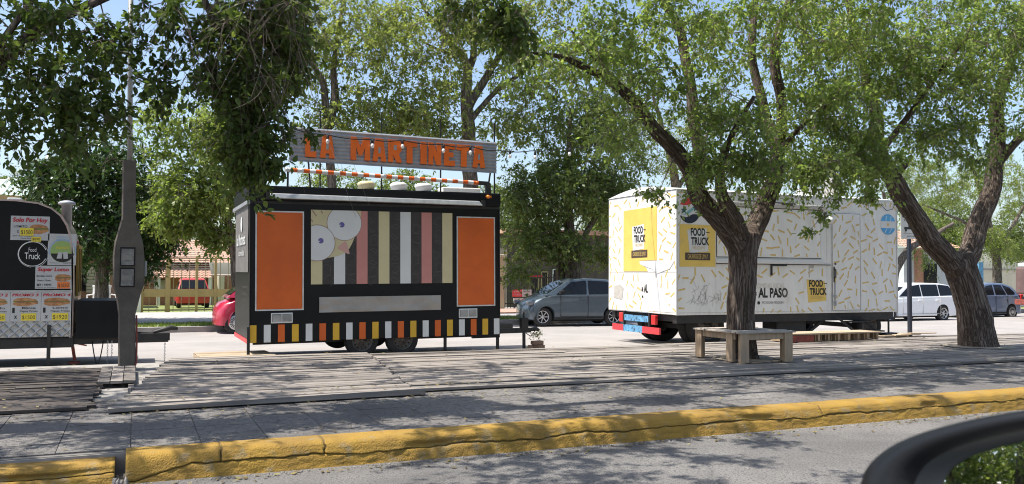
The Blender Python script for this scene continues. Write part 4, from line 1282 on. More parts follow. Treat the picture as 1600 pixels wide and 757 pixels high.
    for wx in wheels:
        for s in (0, 1):
            wheel('wheel', T, (wx, .12 if s == 0 else W-.12, wr), wr, .19, -1 if s == 0 else 1, style)
    return T


# compact five-door outline, front at x = 0
hatch = [(.03, .22), (.0, .40), (.02, .55), (.10, .68), (.32, .80), (.62, .90), (.95, .965), (1.9, .99), (3.1, 1.0), (3.52, .99), (3.68, .90), (3.72, .70), (3.74, .45), (3.70, .22)]
gx = lambda x: x*.722 if x < .72 else (x-.72)*.987+.52
gp = lambda P_: [(gx(x), z) for x, z in P_]
p = at(846, 509, 23.55)
car('parked_car', 'grey blue hatchback parked side on between the two food trailers', (p.x-.52, 23.5, SZ(23.5)), R(-9), gx(3.74), 1.64, gp(hatch),
    gp([(.80, .93), (1.50, 1.36), (1.74, 1.435), (2.2, 1.46), (2.8, 1.435), (3.2, 1.37), (3.52, 1.14), (3.60, .96)]), (gx(.72), gx(3.02)), .295, m_silver,
    [gp([(1.16, .975), (1.24, 1.03), (1.66, 1.345), (2.14, 1.39), (2.12, .985)]), gp([(2.20, .985), (2.20, 1.39), (2.8, 1.365), (3.04, 1.27), (3.26, 1.03), (3.1, .99)])],
    belt=.96, roof=1.43, seams=((gx(1.28), 1), (gx(2.16), 1), (gx(3.02), 1)), handles=(gx(2.0), gx(2.92)), mirror_x=gx(1.3), front_lamp=(.02, .22, .64, .76), rear_lamp=(gx(3.55), gx(3.72), .72, .98))
# cherry car: only its tail shows beside the trailer
small = [(.02, .22), (.0, .42), (.03, .62), (.14, .78), (.45, .90), (.8, .97), (1.6, .99), (2.8, 1.0), (3.15, .99), (3.36, .90), (3.45, .70), (3.47, .45), (3.42, .22)]
p = at(357, 521, 23.2)
car('parked_car', 'cherry red small car with only one end showing behind the striped trailer', (p.x-.36, 23.0, SZ(23.2)), 0, 3.47, 1.62, small,
    [(.30, .92), (.85, 1.36), (1.15, 1.46), (1.7, 1.50), (2.3, 1.48), (2.8, 1.40), (3.2, 1.15), (3.3, .95)], (.52, 2.86), .29, m_redcar,
    [[(.62, 1.0), (1.02, 1.36), (1.5, 1.40), (1.5, 1.0)], [(1.6, 1.0), (1.6, 1.40), (2.3, 1.38), (2.8, 1.25), (2.9, 1.0)]], belt=.96, roof=1.47, style='cover', seams=((.95, 1), (1.55, 1), (2.7, 1)), handles=(1.4, 2.5))
# white estate car
wag = [(.03, .22), (.0, .40), (.02, .56), (.12, .66), (.6, .78), (1.15, .89), (2.0, .92), (3.4, .94), (4.0, .94), (4.16, .88), (4.2, .70), (4.22, .45), (4.18, .22)]
p = at(1381, 510, 22.6)
car('parked_car', 'white estate car parked behind the street sign post', (p.x-.80, 22.3, SZ(22.5)-.05), 0, 4.22, 1.72, wag,
    [(.95, .86), (1.72, 1.27), (2.0, 1.345), (2.6, 1.385), (3.4, 1.37), (3.85, 1.31), (4.05, 1.10), (4.1, .92)], (.80, 3.40), .30, m_whitecar,
    [[(1.28, .915), (1.84, 1.26), (2.36, 1.325), (2.34, .92)], [(2.40, .92), (2.42, 1.325), (3.22, 1.33), (3.20, .925)], [(3.26, .93), (3.28, 1.325), (3.78, 1.29), (3.95, 1.06), (3.9, .95)]],
    belt=.88, roof=1.36, seams=((1.40, 1), (2.36, 1), (3.22, 1)), handles=(2.2, 3.05), front_lamp=(.04, .35, .55, .7), rear_lamp=(4.03, 4.2, .7, .98))
p = at(1576, 498, 23.9)
car('parked_car', 'steel blue hatchback with its rear half showing right of the leaning elm', (p.x-2.98, 23.7, SZ(24)-.1), 0, 3.66, 1.66, [(x*.98, z) for x, z in hatch],
    [(.80, .93), (1.45, 1.36), (1.7, 1.43), (2.2, 1.46), (2.7, 1.43), (3.1, 1.32), (3.38, 1.08), (3.46, .95)], (.65, 2.98), .30, m_bluecar,
    [[(1.26, .975), (1.66, 1.33), (2.0, 1.37), (1.98, .985)], [(2.08, .985), (2.1, 1.375), (2.5, 1.365), (2.66, .99)], [(2.74, .99), (2.60, 1.36), (2.95, 1.27), (3.18, 1.06), (3.1, .99)]],
    belt=.96, roof=1.44, style='cover', seams=((1.24, 1), (2.02, 1), (2.7, 1)), handles=(2.56,), rear_lamp=(3.46, 3.62, .74, 1.0))
# old red car seen from behind, in the yard beyond the fence
p = at(302, 482, 41.5)
old = [(.03, .22), (.0, .45), (.05, .62), (.6, .72), (1.0, .80), (2.4, .82), (3.2, .80), (3.3, .65), (3.32, .40), (3.28, .22)]
car('old_car', 'old red small car seen from behind in the yard beyond the fence', (p.x-.72, 41.5+3.3, p.z), R(-90), 3.32, 1.45, old,
    [(.85, .79), (1.25, 1.26), (1.5, 1.33), (2.2, 1.35), (2.8, 1.30), (3.18, .80)], (.62, 2.7), .27, m_oldred,
    [[(1.1, .84), (1.35, 1.2), (1.9, 1.25), (1.9, .84)], [(2.0, .84), (2.0, 1.25), (2.6, 1.22), (2.85, .84)]], belt=.80, roof=1.32, rear_lamp=(3.2, 3.31, .55, .72))

# brown box truck at the right edge of the picture
Yt = 20.6
T = thing('box_truck', 'brown box truck cut off by the right edge of the picture', 'truck', (at(1586, 430, Yt+1.9).x, Yt, SZ(Yt)-.05))
b = MB(); b.box(.0, 3.2, 0, 1.9, .95, 1.95); b.build('cargo_box', m_brownt, T, bevel=.06, seg=3)
b = MB(); b.box(.05, 3.1, .05, 1.85, 1.955, 2.12); b.build('tarp', m_gwall, T, bevel=.05, seg=3)
b = MB(); b.box(-.05, 5.2, .3, 1.6, .62, .86); b.build('chassis', m_blackmet, T)
b = MB(); b.box(-.12, -.02, .05, 1.85, .55, .75); b.build('bumper', m_rust, T, bevel=.015)
b = MB(); b.box(3.4, 5.1, .05, 1.85, .6, 2.1); b.build('cab', m_brownt, T, bevel=.12, seg=3)
b = MB(); b.box(3.7, 4.6, .03, 1.87, 1.4, 1.9); b.build('window', m_glassd, T, bevel=.03)
for x in (.9, 4.3):
    for y, s in ((.15, -1), (1.75, 1)): wheel('wheel', T, (x, y, .42), .42, .22, s, 'steel')
b = MB(); b.box(-.04, .0, .08, .22, .8, .93); b.build('tail_light', m_redl, T)


# ------------------------------------------------------------------ the black and orange trailer
T1 = thing('food_trailer', 'black food trailer with orange panels, striped owl print and corrugated name board on its roof', 'food trailer', (1.72, 14.5, 0), (0, -.0115, 0))
LX, DY = 4.36, 2.2
F = Fr((0, 0, 0))
b = MB(); b.box(0, LX, 0, DY, .36, 2.86)
b.build('body', m_black, T1, bevel=.015)
b = MB()
b.box(-.03, LX+.02, -.035, DY+.03, 2.66, 2.90)
b.build('roof_band', m_black, T1, bevel=.02)
b = MB(); b.grid(lambda u, v: (-.02+(LX+.04)*u, -.02+(DY+.04)*v, 2.905+.07*math.sin(math.pi*v)), 4, 10); b.build('roof', m_galv, T1)
b = MB()   # corner profiles
for x in (0, LX): b.box(x-.006, x+.006, -.012, .03, .36, 2.64)
b.box(.0, LX, -.010, -.002, 2.615, 2.655)
b.build('corner_profile', m_blackmet, T1)


def framed(x0, z0, x1, z1):
    b = MB(); b.fbox(F, x0, z0, x1, z1, -.01, .012)
    o = b.build('orange_panel', m_orange, T1)
    b = MB(); b.rim(F, x0, z0, x1, z1, .022, -.005, .018); b.build('trim', m_alu, o)
    return o


framed(.105, .895, .835, 2.475)
framed(3.555, .895, 4.245, 2.45)
# serving hatch with its print
hx0, hx1, hz0, hz1 = .97, 3.45, 1.29, 2.53
b = MB(); b.fbox(F, hx0, hz0, hx1, hz1, -.01, .016); H = b.build('serving_hatch', m_char, T1)
sw = (hx1-hx0)/13
for mm, ids, nm in ((m_cream, (0, 6, 12), 'cream_stripes'), (m_pwhite, (2, 8), 'white_stripes'), (m_pink, (4, 10), 'salmon_stripes')):
    b = MB()
    for i in ids: b.frect(F, hx0+sw*i+.003, hz0+.003, hx0+sw*(i+1), hz1-.003, .0185)
    b.build(nm, mm, H)
px = lambda x: hx0+(x-487)*.01062                       # the print's own grid
pz = lambda y: hz1-(y-328)*.01062
rnd = random.Random(5)
b = MB()
for i in (1, 3, 5, 7, 9, 11):
    z = hz0+.06
    while z < hz1-.1:
        cx = hx0+sw*(i+.5)+rnd.uniform(-.04, .04); r = rnd.uniform(.06, .10); k = rnd.choice((0, 0, 1, 2))
        if k == 0:
            a0 = rnd.uniform(0, 6); pts = [(cx+r*math.cos(a0+t*.5), z+r*(.7+.5*rnd.random())*math.sin(a0+t*.5)) for t in range(9)]
        elif k == 1:
            a = rnd.uniform(-.6, .6); pts = [(cx-r, z+a*.05), (cx-r*.2, z+r*.5), (cx+r*.3, z+r*.3), (cx+r, z-r*.2), (cx+r*.2, z-r*.5), (cx-r, z+a*.05)]
        else:
            pts = [(cx-r*.7, z-r*.9), (cx-r*.7, z+r*.6), (cx, z+r), (cx+r*.7, z+r*.6), (cx+r*.7, z-r*.9), (cx-r*.7, z-r*.9)]
        pts = [(min(max(q, hx0+sw*i+.012), hx0+sw*(i+1)-.012), w) for q, w in pts]
        b.line(F, pts, .006, .0185)
        if rnd.random() < .5: b.line(F, [(cx-.05, z+r+.03), (cx+.055, z+r+.04+rnd.uniform(-.03, .03))], .005, .0185)
        z += rnd.uniform(.15, .23)
b.build('doodles', m_dood, H)
b = MB()
face = [(487, 328), (566, 328), (566, 352), (558, 366), (551, 382), (547, 389), (541, 395), (530, 400), (515, 403), (500, 406), (487, 406)]
b.fpoly(F, [(px(x), pz(y)) for x, y in face][::-1], .0205)
bird = b.build('bird_face', m_cream, H)
for cx, cy, r in ((539.4, 348.2, 27.0), (496.5, 379.8, 27.6)):
    b = MB(); b.fpoly(F, clip(circ(px(cx), pz(cy), (r+1.0)*.01062, 40), hx0+.002, hz0, hx1, hz1-.002), .022 if cy < 360 else .0255); b.build('eye_rim', m_eyerim, bird)
    b = MB(); b.fpoly(F, clip(circ(px(cx), pz(cy), r*.01062, 40), hx0+.002, hz0, hx1, hz1-.002), .0235 if cy < 360 else .027); b.build('eye', m_pwhite, bird)
for cx, cy in ((535.4, 350.8), (502.3, 376.4)):
    b = MB(); b.circ(F, px(cx), pz(cy), .046, .0245 if cy < 360 else .028, 24); b.build('pupil', m_purple, bird)
    b = MB(); b.fpoly(F, [(px(cx-4.6), pz(cy-.2)), (px(cx-4.2), pz(cy+2.4)), (px(cx-.3), pz(cy+.3))], .026 if cy < 360 else .0295); b.build('glint', m_pwhite, bird)
b = MB(); bk = [(539.5, 377.0), (543.2, 378.6), (548, 396.5), (545, 396.8), (530, 389.5), (528.6, 386)]
b.fpoly(F, [(px(x), pz(y)) for x, y in bk][::-1], .0225); b.build('beak', m_beak, bird)
b = MB()
for l in (((489, 329), (495.5, 338)), ((502.5, 329), (505, 334)), ((487.6, 343), (489.5, 347))): b.line(F, [(px(x), pz(y)) for x, y in l], .02, .0225)
b.build('feather_marks', m_eyerim, bird)
# folded stainless counter
b = MB()
b.grid(lambda u, v: (1.11+2.12*u, -.03-.006*nz(u*7, v*3, 2)-.003*nz(u*19, v*7, 5), .825+.255*v), 60, 10)
b.fbox(F, 1.11, .825, 3.23, 1.08, .0, .012)
b.build('folding_counter', m_steel, T1)
# awning case
b = MB()
b.hexa([(.30, -.14, 2.695), (3.99, -.14, 2.665), (3.99, -.036, 2.665), (.30, -.036, 2.695), (.30, -.12, 2.775), (3.93, -.12, 2.745), (3.93, -.036, 2.755), (.30, -.036, 2.785)])
aw = b.build('awning_case', m_alu, T1, bevel=.012)
b = MB(); b.fbox(F, .24, 2.68, .30, 2.80, .03, .10); b.fbox(F, 3.99, 2.65, 4.05, 2.77, .03, .10); b.build('bracket', m_blackmet, aw)
# vents
for x0 in (.335, 3.575):
    b = MB(); b.fbox(F, x0, .668, x0+.345, .835, -.01, .02); v = b.build('vent', m_pwhite, T1, bevel=.005)
    b = MB()
    for k in range(2):
        a = x0+.018+k*.163
        b.m = 0; b.fbox(F, a, .69, a+.145, .813, .0205, .0225)
        b.m = 1
        for q in range(7): b.fbox(F, a+.004, .694+q*.0168, a+.141, .703+q*.0168, .023, .03)
    b.build('grille', [m_char, m_alu], v)
# skirt stripes
cols = [(m_syel, 'yellow_strip'), (m_pwhite, 'white_strip'), (m_orange, 'orange_strip')]
for i in range(20):
    if i == 19: x = LX-.115
    else: x = .0+.2235*i
    c = cols[[0, 1, 2][i % 3]]
    b = MB(); b.fbox(F, x, .362, x+.108, .645, .001, .006); b.build(c[1], c[0], T1)
b = MB(); b.fbox(F, 3.83, .30, LX, .37, -.05, .004); b.build('step_box', m_black, T1)
# running gear
for x in (1.86, 2.57):
    for y, s in ((.16, -1), (DY-.14, 1)): wheel('wheel', T1, (x, y, .325+.0115*x*0), .285, .19, s, 'steel')
b = MB()
for x in (1.86, 2.57): b.bar((x, .2, .325), (x, DY-.2, .325), .06, .06)
b.box(.1, LX-.1, .35, .43, .30, .362); b.box(.1, LX-.1, DY-.43, DY-.35, .30, .362)
b.build('axle_frame', m_blackmet, T1)
for x, y, z in ((-.02, -.03, .62), (LX-.03, .03, .37), (3.36, .12, .37)):
    b = MB(); b.box(x-.022, x+.022, y-.02, y+.03, .07, z)
    b.box(x-.06, x+.06, y-.05, y+.07, .05, .07); b.build('stabiliser_leg', m_blackmet, T1)
# drawbar
b = MB()
b.bar((LX, .75, .42), (5.06, 1.1, .42), .09, .10); b.bar((LX, 1.45, .42), (5.06, 1.1, .42), .09, .10)
b.bar((LX, .06, .41), (5.0, .06, .41), .06, .09)
d = b.build('drawbar', m_blackmet, T1)
b = MB(); b.box(4.80, 4.93, .0, .12, .44, .64); b.tube([(4.865, .06, .64), (4.865, .06, .74)], .02); b.bar((4.865, .06, .42), (4.865, .06, .02), .05, .05); b.build('jack', m_blackmet, d, bevel=.01)
b = MB(); b.tube([(5.0, .06, .42), (5.12, .07, .43), (5.18, .09, .40)], [.035, .04, .03]); b.tube([(4.9, .05, .36), (4.98, .03, .30), (5.06, .05, .36), (5.1, .07, .40)], .008); b.build('coupling', m_blackmet, d)
# clearance lamps
for x, z in ((.17, 2.885), (4.12, 2.835)):
    b = MB(); b.lathe([(.0, .045), (.03, .04), (.04, .0)], (x, -.036, z), (0, -1, 0), 14); b.lathe([(.0, .02), (.025, .0)], (x+.06, -.036, z), (0, -1, 0), 10); b.build('clearance_lamp', m_lampo, T1)
# left end: banner, small lettering, red sill
FL = Fr((0, 0, 0), LEFT)
b = MB()
b.grid(lambda u, v: (-.012-.01*abs(nz(u*4, v*3, 9)), .12+1.9*u, 1.5+1.12*v), 14, 10)
bn = b.build('side_banner', mat('banner_grey', (.17, .16, .15), .7, (.14, .132, .124), 3), T1)
b = MB(); b.text(FL, 'La Martineta', -1.72, 1.96, 1.3, .2, .026, .02); b.circ(FL, -1.0, 2.32, .13, .026, 24); b.text(FL, 'comidas', -1.4, 1.78, .8, .1, .026); b.build('lettering', m_pwhite, bn)
b = MB()
for i, s_ in enumerate(('hamburguesas', 'lomos', 'papas fritas', 'sandwiches')): b.text(FL, s_, -.95, 1.22-.11*i, .7-.1*(i % 2), .065, .004)
b.build('menu_lettering', m_dood, T1)
b = MB(); b.fbox(FL, -DY+.02, .33, -.02, .40, .002, .012); b.build('red_sill', m_redp, T1)
b = MB(); b.box(-.05, -.004, -.03, DY, 2.60, 2.66); b.build('side_gutter', m_galv, T1)
# corrugated name board on the roof
sx0, sx1, sz0, sz1 = .63, 4.35, 3.34, 3.915
b = MB()
nv = 84
b.grid(lambda u, v: (sx0+(sx1-sx0)*u, .10-.0085*math.cos(v*2*math.pi*9.5)+.006*nz(u*5, v*2), sz0+(sz1-sz0)*v), 30, nv)
b.grid(lambda u, v: (sx0+(sx1-sx0)*(1-u), .104-.0085*math.cos(v*2*math.pi*9.5)+.006*nz((1-u)*5, v*2), sz0+(sz1-sz0)*v), 30, nv)
shear = lambda q: [(x, y, z-.016*(x-.63)) for x, y, z in q]
b.v = shear(b.v)
S = b.build('name_board', m_galv, T1)
G = {'L': [[(0, 0), (.95, 0), (.95, .27), (.45, .23), (.43, 1), (.03, 1)]],
     'A': [[(0, 0), (.37, 0), (.4, .2), (.6, .2), (.63, 0), (1, 0), (.78, 1), (.22, 1)]],
     'M': [[(0, 0), (.29, 0), (.27, .55), (.42, .2), (.58, .2), (.73, .55), (.71, 0), (1, 0), (.98, 1), (.70, 1), (.5, .58), (.30, 1), (.02, 1)]],
     'R': [[(0, 0), (.37, 0), (.37, .32), (.60, 0), (1, 0), (.78, .38), (.96, .52), (.97, .84), (.78, 1), (0, 1)]],
     'T': [[(.28, 0), (.68, 0), (.68, .74), (1, .74), (.98, 1), (.02, 1), (0, .74), (.30, .74)]],
     'I': [[(.03, 0), (.97, 0), (.94, 1), (.06, 1)]],
     'N': [[(0, 0), (.36, 0), (.36, .45), (.62, 0), (1, 0), (1, 1), (.66, 1), (.66, .55), (.38, 1), (0, 1)]],
     'E': [[(0, 0), (1, 0), (1, .25), (.45, .22), (.45, .40), (.86, .40), (.86, .61), (.45, .61), (.45, .78), (1, .75), (1, 1), (0, 1)]]}
HOLE = {'A': (.42, .36, .58, .62), 'R': (.40, .55, .60, .76)}
lets = [('L', 480, 498.5), ('A', 503, 526.5), ('M', 551, 581.5), ('A', 585, 606.5), ('R', 609.5, 631), ('T', 631.5, 655), ('I', 659.5, 670), ('N', 672.5, 692), ('E', 696.5, 713.5), ('T', 716.5, 739), ('A', 741, 760.5)]
FS = Fr((0, .10, 0))
for ch, a, c in lets:
    X0, X1 = at(a, 240, 14.6).x-1.72, at(c, 240, 14.6).x-1.72
    z0, z1 = sz0+.085, sz0+.475
    b = MB()
    for poly in G[ch]:
        pts = [(X0+(X1-X0)*x, z0+(z1-z0)*y) for x, y in poly]
        b.prism(FS, pts, .012, .030)
    b.v = shear(b.v)
    o = b.build('letter', m_letter, S)
    if ch in HOLE:
        x0, y0, x1, y1 = HOLE[ch]
        b = MB(); b.frect(FS, X0+(X1-X0)*x0, z0+(z1-z0)*y0, X0+(X1-X0)*x1, z0+(z1-z0)*y1, .0315); b.v = shear(b.v); b.build('letter_counter', m_galv, S)
for xw in (504, 600, 692, 776):
    b = MB(); x = at(xw, 250, 14.65).x-1.72; b.bar((x, .16, 2.9), (x, .16, 4.22), .022, .022); b.build('sign_post', m_blackmet, T1)
b = MB(); b.bar((1.0, .2, 2.9), (.95, .14, 3.4), .025, .025); b.bar((4.2, .2, 2.9), (4.26, .14, 3.4), .025, .025); b.build('sign_brace', m_blackmet, T1)
# candy striped roller
b = MB(); N_ = 34
for i in range(N_*2):
    b.m = 0 if (i//2) % 2 else 1
    x0, x1 = .55+3.41*i/(N_*2), .55+3.41*(i+1)/(N_*2)
    zc = lambda x: 3.184-.029*(x-.55)
    b.tube([(x0, .02, zc(x0)), (x1, .02, zc(x1))], .036, 12, caps=(i in (0, N_*2-1)))
ro = b.build('striped_roller', [m_orange, m_pwhite], T1)
b = MB(); b.bar((3.96, .02, 3.085), (4.16, .02, 3.08), .06, .07); b.bar((4.14, .02, 3.09), (4.14, .0, 2.88), .09, .07); b.bar((.6, .03, 3.16), (.6, .05, 2.9), .03, .03); b.build('bracket', m_blackmet, ro)
for x in (2.03, 2.62, 3.08):
    b = MB(); b.lathe([(.13, 0), (.15, .08), (.16, .10), (.15, .13), (.10, .16), (0, .17)], (x, .5, 2.93), (0, 0, 1), 20); b.build('roof_vent', m_cream if x < 2.2 else m_white, T1)
b = MB(); b.box(3.45, 4.2, .5, .8, 2.93, 3.04); b.build('roof_box', m_white, T1, bevel=.02)

# string of bulbs along the name board, out to the trees
SL = thing('string_lights', 'black cable of round bulbs draped along the corrugated name board', 'string lights', (1.72, 14.5, 3.9))
off = Vector((1.72, 14.5, 3.9))
pts = [at(380, 190, 14.4), at(448, 198, 14.5), at(512, 211, 14.5), at(580, 218, 14.5), at(628, 219, 14.5), at(692, 226, 14.5), at(736, 229, 14.5), at(778, 235, 14.5), at(830, 236, 14.8), at(880, 232, 15.2), at(960, 222, 15.6), at(1090, 190, 15.6)]
b = MB(); cur = []
for i in range(len(pts)-1):
    for k in range(5): cur.append(pts[i].lerp(pts[i+1], k/5)-off+Vector((0, 0, -.03*math.sin(math.pi*k/5))))
b.tube(cur, .009, 5); b.build('cable', m_cable, SL)
for x, y, Yb in ((448, 199, 14.5), (512, 212, 14.5), (582, 219, 14.5), (629, 220, 14.5), (693, 227, 14.5), (735, 230, 14.5), (797, 236, 14.6), (836, 238, 14.8), (890, 233, 15.2), (940, 226, 15.5)):
    p = at(x, y, Yb)-off
    b = MB(); b.lathe([(.012, .01), (.022, 0), (.022, -.055), (.016, -.06)], p, (0, 0, 1), 10); s_ = b.build('socket', m_cable, SL)
    b = MB(); b.lathe([(.016, -.06), (.03, -.085), (.033, -.105), (.024, -.13), (0, -.142)], p, (0, 0, 1), 12); b.build('bulb', m_bulb, s_)


# ------------------------------------------------------------------ the white trailer
T2 = thing('food_trailer', 'white food trailer printed with scattered yellow fries, behind the elm and its bench', 'food trailer', (9.95, 14.6, 0))
LX, DY = 5.95, 2.73
b = MB(); b.box(0, LX, 0, DY, .69, 3.22); body = b.build('body', m_white, T2, bevel=.012)
b = MB()
b.grid(lambda u, v: (-.015+(LX+.03)*u, -.015+(DY+.03)*v, 3.222+.15*math.sin(math.pi*v)), 6, 14)
b.poly([(-.015, -.015+(DY+.03)*v/14, 3.222+.15*math.sin(math.pi*v/14)) for v in range(15)][::-1] )
b.build('roof', m_white, T2)
b = MB(); b.box(-.012, LX+.012, -.014, -.002, 3.19, 3.225); b.box(-.014, -.002, -.014, .01, .69, 3.2); b.box(LX-.01, LX+.012, -.014, .0, .69, 3.2); b.build('edge_trim', m_alu, T2)
FF, FB = Fr((0, 0, 0)), Fr((0, 0, 0), LEFT)
rnd = random.Random(9)


def fries(F, a0, b0, a1, b1, avoid, n, parent, name='fries_print', sz=(.17, .036), md=.17, d=.003):
    b = MB(); done = []
    tries = 0
    while len(done) < n and tries < n*60:
        tries += 1
        x, z = rnd.uniform(a0, a1), rnd.uniform(b0, b1)
        if any(p-.09 < x < r+.09 and q-.09 < z < s+.09 for p, q, r, s in avoid): continue
        if any((x-p)**2+(z-q)**2 < md*md for p, q in done): continue
        done.append((x, z)); a = rnd.uniform(0, math.pi); l, w = sz[0]*rnd.uniform(.85, 1.1)/2, sz[1]*rnd.uniform(.85, 1.1)/2
        c, s_ = math.cos(a), math.sin(a)
        q = [(-l, -w), (l, -w*.9), (l, w), (-l, w*.9)]
        pts = clip([(x+c*p-s_*r, z+s_*p+c*r) for p, r in q], a0, b0, a1, b1)
        if len(pts) > 2: b.fpoly(F, pts, d)
    return b.build(name, m_fries, parent)


hatch_r = (.95, 1.86, 3.72, 2.93)
door_r = (4.00, .72, 4.86, 2.90)
fries(FF, .03, .72, LX-.03, 3.17, [(.05, 1.66, .93, 2.55), (.0, 2.5, .58, 3.06), (.9, 1.70, 4.0, 3.12), door_r, (5.42, 2.42, 5.93, 2.92), (1.85, .84, 2.95, 1.36), (3.28, .86, 3.92, 1.46), (.25, .8, 1.0, 1.30)], 150, body)
fries(FB, -DY+.03, .72, -.03, 3.17, [(-2.1, 1.55, -.70, 2.93), (-1.3, .95, -.75, 1.45), (-2.55, .9, -2.0, 1.3)], 85, body)
# serving hatch
b = MB(); b.fbox(FF, .97, 1.88, 3.70, 2.91, -.01, .022); h2 = b.build('serving_hatch', m_white, T2, bevel=.006)
fries(FF, 1.0, 1.9, 3.68, 2.88, [], 62, h2, d=.0245)
b = MB(); b.rim(FF, .97, 1.88, 3.70, 2.91, .012, -.004, .012); b.build('hatch_gap', m_dark, h2)
b = MB(); b.fbox(FF, .93, 2.93, 3.86, 3.02, .001, .05); b.build('hatch_hood', m_gry, T2, bevel=.012)
b = MB(); b.bar((1.5, -.03, 3.06), (3.0, -.04, 3.03), .018, .018); b.bar((2.6, -.045, 3.03), (2.9, -.045, 3.0), .03, .05); b.build('awning_rod', m_brown, T2)
b = MB(); b.fbox(FF, .95, 1.745, 3.76, 1.835, .001, .05); b.build('folded_shelf', m_pwhite, T2, bevel=.012)
b = MB(); b.fbox(FF, .95, 1.728, 3.98, 1.742, .001, .03); b.fbox(FF, 2.34, 1.50, 2.372, 1.728, .002, .035); b.fbox(FF, 2.34, 1.70, 2.75, 1.73, .032, .045); b.build('shelf_bracket', m_blackmet, T2)
b = MB(); b.fbox(FF, 3.38, 1.46, 3.40, 1.74, .001, .008); b.fbox(FF, 3.40, 1.66, 3.52, 1.74, .001, .006); b.build('hinge_plate', m_gry, T2)
b = MB()
for x in (.945, 3.88): b.frect(FF, x-.003, .72, x+.003, 1.72, .0036); b.frect(FF, x-.003, 2.95 if x < 1 else 1.85, x+.003, 3.17, .0036)
b.frect(FF, .03, .735, LX-.03, .742, .0036)
for k in range(60):
    x = .06+k*(LX-.12)/59
    b.circ(FF, x, .712, .007, .0036, 6); b.circ(FF, x, 3.165, .007, .0036, 6)
b.build('panel_seam', m_gry, T2)
# door
b = MB(); b.fbox(FF, 4.035, .755, 4.825, 2.865, -.01, .02); dr = b.build('door', m_white, T2, bevel=.006)
fries(FF, 4.06, .78, 4.80, 2.84, [], 42, dr, d=.0225)
b = MB(); b.rim(FF, 4.035, .755, 4.825, 2.865, .028, -.005, .012); b.build('door_frame', m_alu, dr)
b = MB(); b.rim(FF, 4.030, .750, 4.830, 2.870, .006, .0125, .014); b.build('door_gap', m_dark, dr)
b = MB(); b.tube([(4.07, -.025, 1.66), (4.07, -.07, 1.63), (4.07, -.07, 1.48), (4.07, -.025, 1.44)], .013); b.fbox(FF, 4.05, 1.36, 4.085, 1.70, .0205, .026); b.lathe([(.02, 0), (.02, .02), (0, .022)], (4.10, -.02, 1.76), (0, -1, 0), 10); b.build('handle', m_blackmet, dr)
b = MB(); b.tube([(4.085, -.03, .86), (4.085, -.03, 1.36)], .012, 6); b.fbox(FF, 4.0, 1.04, 4.13, 1.075, .021, .04); b.fbox(FF, 4.05, .85, 4.12, .94, .021, .036); b.build('bolt', m_galv, dr)
b = MB(); b.lathe([(.085, 0), (.09, .05), (.075, .11), (.03, .15), (0, .155)], (3.90, 0, 2.71), (0, -1, 0), 18); b.build('bulkhead_lamp', m_pwhite, T2)
b = MB(); b.lathe([(.10, 0), (.105, .03), (.09, .035)], (3.89, 0, 2.71), (0, -1, 0), 18); b.build('lamp_base', m_blackmet, T2)
b = MB(); b.tube([(5.45, -.02, 3.12), (5.62, -.03, 2.98), (5.80, -.03, 3.02), (5.90, -.02, 3.16)], .007, 5); b.build('cable', m_cable, T2)


def logo(F, x, z, w, h_, d, parent, board=None, small='NEUQUEN', strap=None):
    """square sticker with the tilted card and the lettering; (x, z) lower left of the lettering block"""
    b = MB()
    b.text(F, 'FOOD', x, z+h_*.56, w*.80, h_*.44, d+.006, .035); b.frect(F, x+w*.84, z+h_*.76, x+w*1.04, z+h_*.80, d+.006)
    b.text(F, 'TRUCK', x+w*.02, z+h_*.06, w*1.0, h_*.44, d+.006, .035)
    b.build('lettering', m_ink, parent)
    b = MB(); b.text(F, small, x+w*.1, z-h_*.2, w*.66, h_*.2, d+.006, .0); b.build('small_lettering', m_fries, parent)


# yellow sticker left of the hatch
b = MB(); b.fpoly(FF, [(.06, 1.665), (.93, 1.67), (.93, 2.50), (.80, 2.515), (.06, 2.52)], .006); st = b.build('yellow_sticker', m_tyel, T2)
b = MB(); b.fpoly(FF, [(.30, 1.94), (.76, 1.98), (.71, 2.45), (.24, 2.41)], .009); b.build('card', m_pwhite, st)
logo(FF, .325, 2.08, .44, .37, .006, st)
b = MB(); b.fpoly(FF, [(.19, 1.80), (.80, 1.80), (.80, 1.95), (.19, 1.95)], .0105); q = b.build('name_strip', m_brown, st)
b = MB(); b.text(FF, 'CHURROS DE LIMAY', .25, 1.83, .49, .09, .0125); b.build('strip_lettering', m_fries, st)
# large sticker on the end wall
b = MB(); b.fpoly(FB, [(-2.06, 1.57), (-1.06, 1.57), (-1.14, 1.65), (-1.36, 1.72), (-1.40, 1.80), (-.72, 1.80), (-.72, 2.93), (-2.06, 2.91)], .006); st = b.build('yellow_sticker', m_tyel, T2)
b = MB(); b.fpoly(FB, [(-1.66, 2.02), (-1.20, 2.05), (-1.22, 2.58), (-1.70, 2.54)], .009); b.build('card', m_pwhite, st)
logo(FB, -1.62, 2.17, .46, .37, .006, st)
b = MB(); b.fpoly(FB, [(-1.72, 1.86), (-1.08, 1.87), (-1.08, 2.03), (-1.72, 2.02)], .0105); b.build('name_strip', m_brown, st)
b = MB(); b.text(FB, 'CHURROS DE LIMAY', -1.66, 1.90, .52, .09, .0125); b.build('strip_lettering', m_fries, st)
b = MB(); b.fpoly(FB, [(-1.40, 1.79), (-.06, 1.80), (-.25, 1.62), (-.72, 1.52), (-.9, 1.62), (-1.2, 1.68), (-1.37, 1.72)], .0075); b.build('torn_patch', m_pwhite, T2)
b = MB(); b.fpoly(FB, [(-1.05, .74), (-.05, .74), (-.4, .95), (-.62, 1.3), (-1.05, 1.42)], .005); b.build('bare_patch', m_pwhite, T2)
